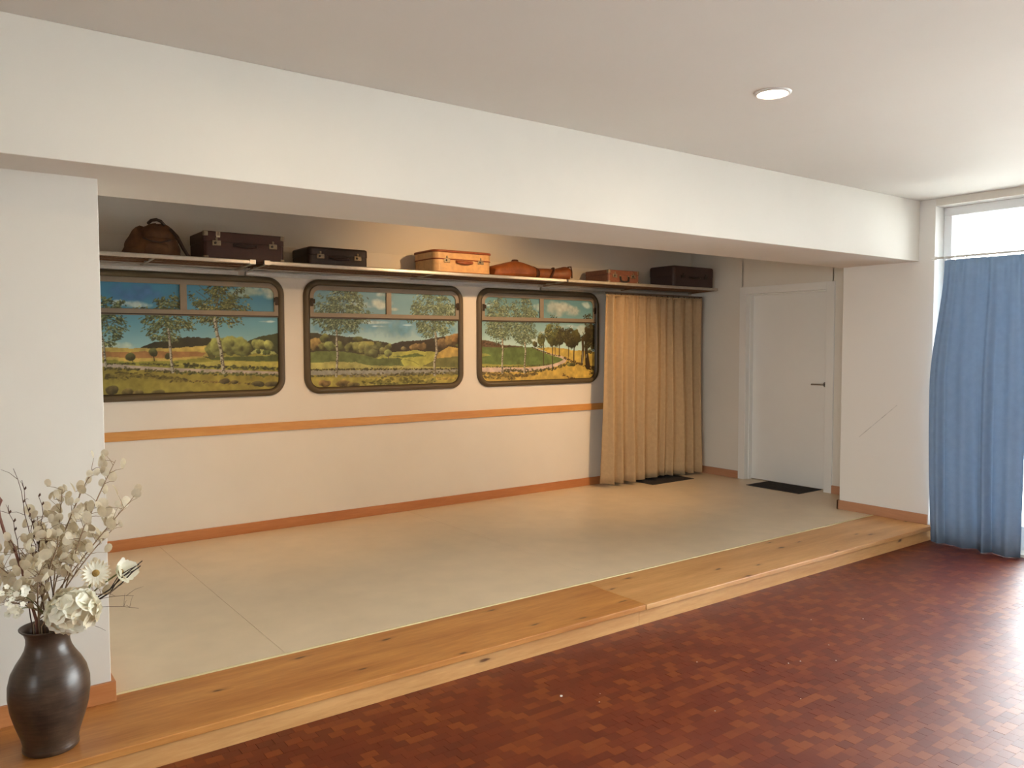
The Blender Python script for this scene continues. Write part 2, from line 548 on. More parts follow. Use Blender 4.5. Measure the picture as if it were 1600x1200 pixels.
# door in the side wall
door = thing('door_1', None, None, (XD, (DY0 + DY1) / 2, S)); door['kind'] = 'structure'
fr = MB()
for ya, yb in ((DY0, DY0 + 0.085), (DY1 - 0.085, DY1)):
    fr.box(XD - 0.014, XD + 0.06, ya, yb, S, DZ)
fr.box(XD - 0.014, XD + 0.06, DY0 + 0.085, DY1 - 0.085, DZ - 0.075, DZ)
fr.build('door_frame', door_m, door, bevel=0.003)
st = MB()
for ya, yb in ((DY0 + 0.085, DY0 + 0.097), (DY1 - 0.097, DY1 - 0.085)):
    st.box(XD + 0.045, XD + 0.10, ya, yb, S, DZ - 0.075)
st.box(XD + 0.045, XD + 0.10, DY0 + 0.097, DY1 - 0.097, DZ - 0.087, DZ - 0.075)
st.build('door_stop', door_m, door, bevel=0.002)
leaf = MB().box(XD + 0.10, XD + 0.14, DY0 + 0.085, DY1 - 0.085, S + 0.006, DZ - 0.076).build('door_leaf', door_m, door, bevel=0.002)
hy = DY0 + 0.15
hd = MB().lathe([(0.0, 0), (0.026, 0), (0.026, 0.006), (0.0, 0.006)], n=20)
hd.v = [(XD + 0.10 - z, hy + x, 1.172 + y) for x, y, z in hd.v]
hd.tube([(XD + 0.098, hy, 1.172), (XD + 0.048, hy, 1.172), (XD + 0.046, hy + 0.01, 1.172), (XD + 0.046, hy + 0.125, 1.172)], 0.009, 10)
hd.build('door_handle', steel, leaf, smooth=True)
kh = MB().lathe([(0.0, 0), (0.024, 0), (0.024, 0.005), (0.0, 0.005)], n=20)
kh.v = [(XD + 0.10 - z, hy + x, 1.092 + y) for x, y, z in kh.v]
kh.build('keyhole_plate', door_m, leaf)

# tall windows along the right wall
win = thing('window_1', None, None, (XP + 0.16, 0.2, 0)); win['kind'] = 'structure'
frame_w = plain('white_window_frame', (0.80, 0.80, 0.79), 0.4, var=0.01)
nx = 5
step_y = (WY1 - WY0) / nx
wf = MB().box(XP + 0.14, XP + 0.20, WY0, WY1, WZ0, WZ0 + 0.18).box(XP + 0.14, XP + 0.20, WY0, WY1, WZ1 - 0.07, WZ1)  # unseen bottom rail made tall to stop light under the curtain
wf.box(XP + 0.14, XP + 0.20, WY0, WY0 + 0.06, WZ0 + 0.18, WZ1 - 0.07).box(XP + 0.14, XP + 0.20, WY1 - 0.06, WY1, WZ0 + 0.18, WZ1 - 0.07)
wf.build('window_frame', frame_w, win, bevel=0.004)
for k in range(1, nx):
    y = WY0 + k * step_y
    MB().box(XP + 0.14, XP + 0.20, y - 0.035, y + 0.035, WZ0 + 0.18, WZ1 - 0.07).build('mullion', frame_w, win, bevel=0.004)
for k in range(nx):
    y = WY0 + k * step_y
    MB().box(XP + 0.167, XP + 0.173, y + 0.05, y + step_y - 0.05, WZ0 + 0.06, WZ1 - 0.06).build('pane', glass, win)

added_win = thing('added_west_window', None, None, (X_WEST - 0.08, -0.7, SZ0)); added_win['kind'] = 'structure'  # unseen window added to light the pier and door
xa, xb = X_WEST - 0.11, X_WEST - 0.05
MB().box(xa, xb, WW0, WW1, SZ0, SZ0 + 0.06).box(xa, xb, WW0, WW1, SZ1 - 0.06, SZ1).build('window_frame', frame_w, added_win, bevel=0.004)
for k in range(4):
    y = WW0 + k * (WW1 - WW0) / 3 - 0.03
    MB().box(xa, xb, max(y, WW0), min(y + 0.06, WW1), SZ0 + 0.06, SZ1 - 0.06).build('mullion', frame_w, added_win)
for k in range(3):
    d = (WW1 - WW0) / 3
    MB().box(X_WEST - 0.083, X_WEST - 0.077, WW0 + k * d + 0.02, WW0 + (k + 1) * d - 0.02, SZ0 + 0.05, SZ1 - 0.05).build('pane', glass, added_win)

# ------------------------------------------------------------------ recessed ceiling lamps
ring_m = plain('lamp_ring', (0.75, 0.74, 0.72), 0.4, var=0.02)
lens_room = emitter('lamp_lens_room', (1.0, 0.80, 0.52), LAMP_ROOM)
lens_stage = emitter('lamp_lens_stage', (1.0, 0.72, 0.40), 20.0)
def downlight(x, y, label, lens, r=0.064, group=None):
    t = thing('ceiling_lamp', label, 'lamp', (x, y, ZC), group)
    MB().lathe([(r, -0.002), (r + 0.003, -0.009), (r + 0.016, -0.006), (r + 0.019, 0.0)], (x, y, ZC), 40).build('lamp_ring', ring_m, t, smooth=True)
    n = 40
    vs = [(x + r * math.cos(2 * math.pi * k / n), y + r * math.sin(2 * math.pi * k / n), ZC - 0.0025) for k in range(n)]
    MB().add(vs, [tuple(range(n))[::-1]]).build('lens', lens, t, recalc=False)
downlight(3.155, 2.28, 'round recessed ceiling lamp glowing warm white, middle of the room ceiling', lens_room)
downlight(1.20, 2.37, 'round recessed ceiling lamp at the top edge of the picture, left part', lens_room)
def stage_spot(x, y, aim_at, watts, cone, label):
    # small white can on the stage ceiling behind the header, with its own spot light
    p0 = Vector((x, y, ZC - 0.075))
    d = (Vector(aim_at) - p0).normalized()
    t = thing('stage_spotlight', label, 'spotlight', (x, y, ZC), 'spotlights behind the header')
    MB().lathe([(0.0, 0.0), (0.045, 0.0), (0.045, -0.012), (0.0, -0.012)], (x, y, ZC), 24).build('ceiling_plate', ring_m, t)
    MB().tube([(x, y, ZC - 0.012), p0], 0.008, 8).build('arm', ring_m, t, smooth=True)
    MB().tube([p0 - d * 0.05, p0 - d * 0.045, p0 + d * 0.05], [0.025, 0.038, 0.042], 20).build('can', ring_m, t, smooth=True)
    lm = MB().lathe([(0.0, 0.0), (0.036, 0.0)], n=20)
    q = d.to_track_quat('Z', 'Y').to_matrix()
    lm.v = [tuple(p0 + d * 0.052 + q @ Vector(k)) for k in lm.v]
    lm.build('lens', lens_stage, t)
    l = bpy.data.lights.new('stage_spot_light', 'SPOT')
    l.energy = watts; l.color = (1.0, 0.60, 0.27); l.spot_size = math.radians(cone); l.spot_blend = 0.9; l.shadow_soft_size = 0.035
    o = bpy.data.objects.new('stage_spot_light', l)
    COL.objects.link(o)
    o.parent = t
    pos = p0 + d * 0.056
    o.location = pos - Vector(ORG[t])
    o.rotation_euler = (-d).to_track_quat('Z', 'Y').to_euler()
stage_spot(3.85, 4.25, (3.75, 6.17, 1.9), 45, 80, 'small spotlight behind the header, aimed at the middle train window')
stage_spot(5.55, 4.25, (5.15, 6.0, 0.80), 72, 92, 'small spotlight behind the header, aimed at the floor near the beige curtain')
stage_spot(2.30, 4.25, (2.05, 6.17, 0.55), 40, 74, 'small spotlight behind the header, aimed at the wall below the left train window')

# ------------------------------------------------------------------ train windows with painted landscapes
W_WIN, H_WIN = 1.515, 0.925
ZW = 1.178
class Painter:
    def __init__(self, seed, res=0.004):
        self.nu, self.nv = int(W_WIN / res) + 1, int(H_WIN / res) + 1
        u = np.linspace(0, W_WIN, self.nu); v = np.linspace(0, H_WIN, self.nv)
        self.U, self.V = np.meshgrid(u, v)
        self.C = np.zeros((self.nv, self.nu, 3))
        self.rg = np.random.default_rng(seed)
        self.n1 = self.noise(14); self.n2 = self.noise(40); self.n3 = self.noise(6)
    def noise(self, cells):
        out = np.zeros((self.nv, self.nu)); amp = 1.0; tot = 0
        c = cells
        for _ in range(3):
            gx, gy = int(c) + 2, int(c * H_WIN / W_WIN) + 2
            g = self.rg.random((gy + 1, gx + 1))
            fx = self.U / W_WIN * (gx - 1); fy = self.V / H_WIN * (gy - 1)
            ix = np.floor(fx).astype(int); iy = np.floor(fy).astype(int)
            tx = fx - ix; ty = fy - iy
            tx = tx * tx * (3 - 2 * tx); ty = ty * ty * (3 - 2 * ty)
            out += amp * ((g[iy, ix] * (1 - tx) + g[iy, ix + 1] * tx) * (1 - ty) + (g[iy + 1, ix] * (1 - tx) + g[iy + 1, ix + 1] * tx) * ty)
            tot += amp; amp *= 0.5; c *= 2
        return out / tot - 0.5
    def sub(self, u0, u1, v0, v1):
        i0 = max(0, int(u0 / W_WIN * (self.nu - 1))); i1 = min(self.nu, int(u1 / W_WIN * (self.nu - 1)) + 2)
        j0 = max(0, int(v0 / H_WIN * (self.nv - 1))); j1 = min(self.nv, int(v1 / H_WIN * (self.nv - 1)) + 2)
        if i1 <= i0 or j1 <= j0: return None
        return (slice(j0, j1), slice(i0, i1))
    def mix(self, s, a, c):
        a = np.clip(a, 0, 1)[..., None]
        self.C[s] = self.C[s] * (1 - a) + np.asarray(c) * a
    def sky(self, top, bot, v0):
        k = np.clip((self.V - v0) / (0.75 - v0), 0, 1)[..., None] ** 0.7
        self.C[:] = np.array(bot) * (1 - k) + np.array(top) * k
        self.C *= (1 + 0.10 * self.n3[..., None])
    def cloud(self, u, v, ru, rv, c):
        s = self.sub(u - 1.6 * ru, u + 1.6 * ru, v - 1.6 * rv, v + 1.6 * rv)
        if s is None: return
        d = ((self.U[s] - u) / ru) ** 2 + ((self.V[s] - v) / rv) ** 2
        a = np.clip(1.15 - d + 2.2 * self.n1[s] + 0.8 * self.n2[s], 0, 1)
        self.mix(s, a * 0.9, np.array(c) * (1 + 0.25 * self.n2[s][..., None]))
    def poly(self, pts, c):
        p_ = np.array(pts)
        s = self.sub(p_[:, 0].min() - .01, p_[:, 0].max() + .01, p_[:, 1].min() - .02, p_[:, 1].max() + .02)
        if s is None: return
        U = self.U[s] + 0.010 * self.n2[s]; V = self.V[s] + 0.014 * self.n2[s]
        ins = np.zeros(U.shape, bool); j = len(p_) - 1
        for i in range(len(p_)):
            (xa, ya), (xb, yb) = p_[i], p_[j]
            if ya != yb:
                ins ^= ((ya > V) != (yb > V)) & (U < (xb - xa) * (V - ya) / (yb - ya) + xa)
            j = i
        streak = self.n2[s] * 0.35 + self.n1[s] * 0.25
        self.mix(s, ins.astype(float), np.array(c) * (1 + streak[..., None]))
    def blob(self, u, v, ru, rv, c):
        s = self.sub(u - 1.3 * ru, u + 1.3 * ru, v - 1.3 * rv, v + 1.3 * rv)
        if s is None: return
        du = (self.U[s] - u) / ru; dv = (self.V[s] - v) / rv
        a = np.clip((1.05 - du ** 2 - dv ** 2 + 1.5 * self.n2[s]) * 4, 0, 1)
        sh = 0.92 + 0.34 * dv - 0.18 * du + 0.9 * self.n2[s]
        self.mix(s, a, np.array(c) * np.clip(sh, 0.45, 1.5)[..., None])
    def line(self, pts, ws, c):
        if len(ws) == 1: ws = ws * len(pts)
        for k in range(len(pts) - 1):
            (xa, ya), (xb, yb) = pts[k], pts[k + 1]
            w = max(ws[k], ws[k + 1])
            s = self.sub(min(xa, xb) - w, max(xa, xb) + w, min(ya, yb) - w, max(ya, yb) + w)
            if s is None: continue
            L2 = (xb - xa) ** 2 + (yb - ya) ** 2 + 1e-12
            t = np.clip(((self.U[s] - xa) * (xb - xa) + (self.V[s] - ya) * (yb - ya)) / L2, 0, 1)
            d = np.hypot(self.U[s] - xa - t * (xb - xa), self.V[s] - ya - t * (yb - ya))
            hw = (ws[k] * (1 - t) + ws[k + 1] * t) / 2
            self.mix(s, np.clip((hw - d) / 0.003 + 0.6, 0, 1), np.array(c) * (1 + 0.3 * self.n2[s][..., None]))
    def dab(self, u, v, L, w, ang, c, a=1.0):
        r = L * 1.1
        s = self.sub(u - r, u + r, v - r, v + r)
        if s is None: return
        du = self.U[s] - u; dv = self.V[s] - v
        x = du * math.cos(ang) + dv * math.sin(ang); y = -du * math.sin(ang) + dv * math.cos(ang)
        k = np.clip((1.2 - (x / L) ** 2 - (y / w) ** 2) * 2, 0, 1) * a
        self.mix(s, k, c)
    def hedge(self, pts, ws, c):
        h = ws[0]
        for k in range(len(pts) - 1):
            (xa, ya), (xb, yb) = pts[k], pts[k + 1]
            n = int(math.hypot(xb - xa, yb - ya) / 0.006) + 2
            for i in range(n):
                t = self.rg.random()
                f = self.rg.uniform(0.6, 1.35)
                self.dab(xa + t * (xb - xa), ya + t * (yb - ya) + self.rg.normal(0, h * 0.28), self.rg.uniform(0.5, 1.1) * (0.006 + h * 0.35),
                         0.004 + h * 0.10, self.rg.normal(0, 0.35), np.array(c) * f, 0.8)
    PAL = [[(62, 66, 36), (92, 98, 52), (132, 130, 68), (168, 160, 92)],
           [(58, 62, 32), (88, 92, 46), (128, 124, 60), (170, 156, 84)],
           [(66, 78, 56), (98, 112, 76), (134, 142, 94), (168, 172, 122)],
           [(44, 38, 18), (62, 54, 24), (84, 74, 32), (104, 92, 42)]]
    def dabs(self, u, v, ru, rv, n, pal):
        P = self.PAL[pal]
        m = max(6, n // 16)
        cl = []
        while len(cl) < m:
            a, r = self.rg.random() * 6.283, math.sqrt(self.rg.random())
            cl.append((u + ru * r * math.cos(a), v + rv * r * math.sin(a)))
        for i in range(n):
            cu, cv = cl[self.rg.integers(m)]
            sx = 1 if cu > u else -1
            uu = cu + self.rg.normal(0, 0.020); vv = cv + self.rg.normal(0, 0.012)
            q = P[min(3, int(abs(self.rg.normal(0, 1.3)) + (0.8 if vv > cv else 0)))]
            self.dab(uu, vv, self.rg.uniform(0.006, 0.013), self.rg.uniform(0.003, 0.0055), -sx * self.rg.uniform(0.1, 1.0), np.array(q) * self.rg.uniform(0.85, 1.15), 0.92)
    def birch(self, trunk, w, fol, n, pal):
        u, v, ru, rv = fol
        top = (u, v + rv * 0.75)
        x0, y0 = trunk[0]
        for k in range(16):
            a = self.rg.uniform(0.15, 2.99)
            e = (u + ru * 0.85 * math.cos(a) * self.rg.uniform(.5, 1), v + rv * (self.rg.uniform(-0.6, 0.8)))
            b = (x0 + (u - x0) * self.rg.random(), y0 + (top[1] - y0) * self.rg.random() * 0.6)
            self.line([b, e], [0.0035], (84, 76, 48))
        self.line([trunk[0], ((x0 + u) / 2, (y0 + top[1]) / 2), top], [w * 0.6, w * 0.4, 0.004], (92, 84, 58))
        self.dabs(u, v, ru, rv, int(n * 0.9), pal)
        self.dabs(u, v - 0.15 * rv, ru * 0.72, rv * 0.8, int(n * 0.5), pal)
        self.line(trunk, [w * 0.62] + [w * 0.8] * (len(trunk) - 2) + [w], (176, 160, 124))
        for k in range(len(trunk) - 1):
            (xa, ya), (xb, yb) = trunk[k], trunk[k + 1]
            for i in range(int(abs(ya - yb) / 0.010)):
                t = self.rg.random()
                self.dab(xa + t * (xb - xa) + self.rg.normal(0.0, w * 0.22), ya + t * (yb - ya), w * self.rg.uniform(0.18, 0.42), 0.003, self.rg.normal(0, .5), (58, 46, 30), 0.85)
            self.line([(xa + w * 0.34, ya), (xb + w * 0.34, yb)], [w * 0.22], (96, 78, 52))

paint_m, _nt, _b = new_mat('oil_paint')
_at = N(_nt, 'ShaderNodeAttribute', attribute_name='paint')
_nt.links.new(_at.outputs['Color'], _b.inputs['Base Color'])
_b.inputs['Roughness'].default_value = 0.5
bump(_nt, _b, noise(_nt, coords(_nt), 260), 0.05, 0.0005)
gasket_m = plain('olive_rubber', lin((92, 80, 58)), 0.42, var=0.08, scale=8)
gasket_in = plain('dark_lip', lin((52, 42, 28)), 0.5)
sash_m = plain('bronze_sash', lin((146, 134, 116)), 0.45, 0.15, var=0.06, scale=10)
latch_m = plain('dark_latch', lin((58, 46, 34)), 0.4, 0.4)

def rrect(x0, x1, z0, z1, r, n=10):
    pts = []
    for cx, cz, a0 in ((x1 - r, z1 - r, 0), (x0 + r, z1 - r, 90), (x0 + r, z0 + r, 180), (x1 - r, z0 + r, 270)):
        for k in range(n + 1):
            a = math.radians(a0 + 90 * k / n)
            pts.append((cx + r * math.cos(a), cz + r * math.sin(a)))
    return pts

def ring_profile(mb, prof, x0, x1, z0, z1, r, y):
    """sweep a profile (inset, height) round a rounded rectangle on the back wall"""
    rings = []
    for ins, h in prof:
        pts = rrect(x0 + ins, x1 - ins, z0 + ins, z1 - ins, max(r - ins, 0.004))
        rings.append([(x, y - h, z) for x, z in pts])
    mb.loft(rings, cap=False)

def train_window(x0, spec, seed, label):
    x1, z0, z1 = x0 + W_WIN, ZW, ZW + H_WIN
    xc = (x0 + x1) / 2
    y = YW
    t = thing('train_window', label, 'window picture', (xc, y, z0))
    # picture
    P = Painter(seed)
    for op in spec: getattr(P, op[0])(*op[1:])
    arr = np.clip(P.C / 255.0, 0, 1)
    g_ = arr.mean(-1, keepdims=True); arr = g_ + (arr - g_) * 0.84
    arr = np.where(arr <= 0.04045, arr / 12.92, ((arr + 0.055) / 1.055) ** 2.4)
    arr = np.clip(arr * np.array(PAINT_GAIN), 0, 1)
    nv, nu = P.nv, P.nu
    ins = 0.030
    vs = np.stack([P.U + x0 - xc, np.full_like(P.U, -0.006), P.V], -1).reshape(-1, 3)
    idx = np.arange(nv * nu).reshape(nv, nu)
    q = np.stack([idx[:-1, :-1], idx[:-1, 1:], idx[1:, 1:], idx[1:, :-1]], -1).reshape(-1, 4)
    cu = (P.U[:-1, :-1] + P.U[1:, 1:]).ravel() / 2; cv = (P.V[:-1, :-1] + P.V[1:, 1:]).ravel() / 2
    R_ = 0.10
    dx = np.maximum(np.maximum(ins + R_ - cu, cu - (W_WIN - ins - R_)), 0)
    dz = np.maximum(np.maximum(ins + R_ - cv, cv - (H_WIN - ins - R_)), 0)
    keep = np.hypot(dx, dz) < R_
    q = q[keep]
    me = bpy.data.meshes.new('landscape_painting')
    me.from_pydata(vs.tolist(), [], q.tolist())
    ca = me.color_attributes.new('paint', 'FLOAT_COLOR', 'POINT')
    col4 = np.ones((nv * nu, 4), np.float32); col4[:, :3] = arr.reshape(-1, 3)
    ca.data.foreach_set('color', col4.ravel())
    me.materials.append(paint_m)
    me.update()
    pic = bpy.data.objects.new('landscape_painting', me)
    COL.objects.link(pic); pic.parent = t; ORG[pic] = ORG[t]
    tag(pic, label='painted summer landscape with birch trees')
    # rubber surround, rounded
    mb = MB(); ring_profile(mb, [(0, 0), (0.001, 0.014), (0.012, 0.026), (0.028, 0.030), (0.040, 0.026), (0.046, 0.016)], x0, x1, z0, z1, 0.135, y)
    mb.build('rubber_surround', gasket_m, t, smooth=True)
    mb = MB(); ring_profile(mb, [(0.045, 0.016), (0.052, 0.014), (0.054, 0.004)], x0, x1, z0, z1, 0.135, y)
    mb.build('inner_lip', gasket_in, t, smooth=True)
    # upper sash: frame round the two hopper panes
    a0, a1, b0, b1 = x0 + 0.050, x1 - 0.050, z0 + 0.612, z1 - 0.048
    outer = rrect(a0, a1, b0, b1, 0.085, 8); 
    outer = [(px if True else 0, pz) for px, pz in outer]
    def top_round(xa, xb, za, zb, r, n=8):
        pts = []
        for cx, cz, s0 in ((xb - r, zb - r, 0), (xa + r, zb - r, 90)):
            for k in range(n + 1):
                a = math.radians(s0 + 90 * k / n)
                pts.append((cx + r * math.cos(a), cz + r * math.sin(a)))
        pts += [(xa, za), (xb, za)]
        return pts
    o_ = top_round(a0, a1, b0, b1, 0.085)
    i_ = top_round(a0 + 0.034, a1 - 0.034, b0 + 0.045, b1 - 0.038, 0.050)
    mb = MB()
    rings = [[(x, y - 0.004, z) for x, z in o_], [(x, y - 0.020, z) for x, z in o_], [(x, y - 0.020, z) for x, z in i_], [(x, y - 0.004, z) for x, z in i_]]
    mb.loft(rings, cap=False)
    mb.build('upper_sash', sash_m, t, bevel=0.003)
    MB().box(xc - 0.024, xc + 0.024, y - 0.021, y - 0.004, b0 + 0.040, b1 - 0.033).build('sash_mullion', sash_m, t, bevel=0.003)
    MB().box(a0 + 0.004, a1 - 0.004, y - 0.024, y - 0.019, b0 + 0.004, b0 + 0.012).build('sash_drip', gasket_in, t)
    for sx, xa in ((1, a0 + 0.004), (-1, a1 - 0.004)):
        zc = z0 + 0.740
        lm = MB().box(min(xa, xa + sx * 0.022), max(xa, xa + sx * 0.022), y - 0.030, y - 0.018, zc - 0.032, zc + 0.032)
        l_ = lm.build('latch', latch_m, t, bevel=0.003)
        MB().box(min(xa + sx * 0.016, xa + sx * 0.036), max(xa + sx * 0.016, xa + sx * 0.036), y - 0.034, y - 0.026, zc - 0.010, zc + 0.026).build('latch_tab', latch_m, l_, bevel=0.002)
    return t
PAINT_GAIN = (1.08, 1.26, 1.50)
PAINT_1 = [
    ('sky',(62,128,150),(168,196,172),0.33),
    ('cloud',0.455,0.769,0.205,0.077,(70,110,150)),
    ('cloud',0.445,0.684,0.103,0.029,(200,200,170)),
    ('cloud',0.329,0.69,0.062,0.025,(190,190,160)),
    ('cloud',1.388,0.822,0.123,0.065,(205,195,155)),
    ('cloud',1.22,0.797,0.147,0.046,(150,165,140)),
    ('cloud',1.375,0.58,0.076,0.009,(190,200,180)),
    ('cloud',0.33,0.396,0.154,0.034,(190,195,160)),
    ('poly',[(0.207,0.346),(1.505,0.346),(1.498,-0.062),(0.198,-0.004)],(150,136,46)),
    ('poly',[(0.45,0.374),(0.551,0.419),(0.665,0.437),(0.782,0.461),(0.859,0.457),(0.971,0.448),(0.987,0.376),(0.68,0.367)],(52,46,22)),
    ('poly',[(1.167,0.394),(1.25,0.44),(1.354,0.472),(1.488,0.497),(1.485,0.317),(1.166,0.339)],(62,66,32)),
    ('poly',[(0.208,0.384),(0.454,0.376),(0.68,0.376),(0.927,0.394),(0.988,0.385),(0.985,0.268),(0.205,0.28)],(196,158,62)),
    ('poly',[(0.207,0.35),(0.485,0.353),(0.797,0.35),(0.917,0.341),(0.882,0.314),(0.564,0.305),(0.206,0.317)],(172,112,50)),
    ('poly',[(0.206,0.3),(0.404,0.281),(0.662,0.286),(0.864,0.301),(0.986,0.291),(1.485,0.317),(1.483,0.194),(0.204,0.238)],(150,138,42)),
    ('poly',[(0.873,0.31),(1.057,0.308),(1.485,0.317),(1.484,0.268),(0.986,0.284)],(82,88,32)),
    ('poly',[(0.694,0.264),(0.986,0.277),(1.484,0.265),(1.484,0.227),(0.897,0.241)],(186,164,60)),
    ('blob',0.952,0.358,0.043,0.062,(105,102,40)),
    ('blob',1.014,0.385,0.07,0.077,(125,122,52)),
    ('blob',1.095,0.394,0.067,0.077,(128,124,54)),
    ('blob',1.167,0.385,0.064,0.074,(122,120,50)),
    ('blob',1.221,0.366,0.041,0.051,(104,102,42)),
    ('blob',1.296,0.403,0.046,0.042,(132,130,56)),
    ('blob',1.319,0.393,0.047,0.042,(134,130,56)),
    ('blob',1.39,0.393,0.039,0.042,(134,130,58)),
    ('poly',[(1.239,0.334),(1.286,0.366),(1.428,0.346),(1.446,0.322)],(170,165,75)),
    ('blob',1.305,0.347,0.02,0.02,(84,90,36)),
    ('blob',1.356,0.342,0.017,0.019,(84,90,36)),
    ('blob',1.385,0.342,0.017,0.018,(84,90,36)),
    ('blob',0.394,0.315,0.03,0.026,(70,66,28)),
    ('blob',0.545,0.344,0.031,0.03,(78,76,34)),
    ('blob',0.642,0.321,0.023,0.024,(78,76,34)),
    ('line',[(0.401,0.311),(0.408,0.281)],[0.004],(60,46,24)),
    ('line',[(0.545,0.335),(0.552,0.285)],[0.006],(60,46,24)),
    ('poly',[(0.205,0.267),(0.404,0.25),(0.644,0.223),(1.037,0.204),(1.483,0.194),(1.479,-0.043),(0.199,0.013)],(152,128,38)),
    ('line',[(0.22,0.263),(0.404,0.241),(0.66,0.219),(1.037,0.199),(1.483,0.174)],[0.026],(178,150,122)),
    ('hedge',[(0.243,0.269),(0.404,0.268),(0.661,0.255)],[0.01],(78,76,32)),
    ('hedge',[(0.661,0.255),(0.985,0.236),(1.483,0.209)],[0.024],(66,66,28)),
    ('hedge',[(0.204,0.241),(0.482,0.22),(0.726,0.2)],[0.016],(76,66,28)),
    ('hedge',[(0.693,0.201),(1.037,0.181),(1.482,0.157)],[0.022],(88,86,36)),
    ('hedge',[(0.233,0.187),(0.402,0.192),(0.61,0.169),(0.776,0.139)],[0.03],(104,84,28)),
    ('hedge',[(0.233,0.175),(0.481,0.173),(0.725,0.144)],[0.024],(112,92,30)),
    ('hedge',[(0.792,0.134),(0.982,0.119),(1.207,0.103),(1.442,0.077)],[0.014],(120,92,34)),
    ('blob',0.268,0.086,0.046,0.032,(92,74,32)),
    ('blob',0.372,0.065,0.046,0.029,(112,88,36)),
    ('blob',0.439,0.058,0.039,0.024,(124,98,40)),
    ('blob',0.571,0.049,0.044,0.028,(98,80,34)),
    ('blob',0.782,0.045,0.042,0.018,(116,92,36)),
    ('blob',1.049,0.126,0.037,0.024,(88,70,34)),
    ('blob',1.125,0.115,0.036,0.016,(96,78,36)),
    ('blob',1.3,0.096,0.051,0.024,(86,72,34)),
    ('blob',1.409,0.092,0.057,0.021,(92,76,34)),
    ('birch',[(0.21,0.496),(0.225,0.396),(0.235,0.25)],0.014,(0.25,0.563,0.151,0.166),620,0),
    ('birch',[(0.65,0.517),(0.66,0.395),(0.666,0.29),(0.676,0.203)],0.02,(0.644,0.586,0.18,0.165),850,0),
    ('birch',[(0.979,0.592),(0.994,0.484),(1.022,0.358),(1.039,0.193)],0.028,(1.02,0.709,0.239,0.171),1150,1),
]
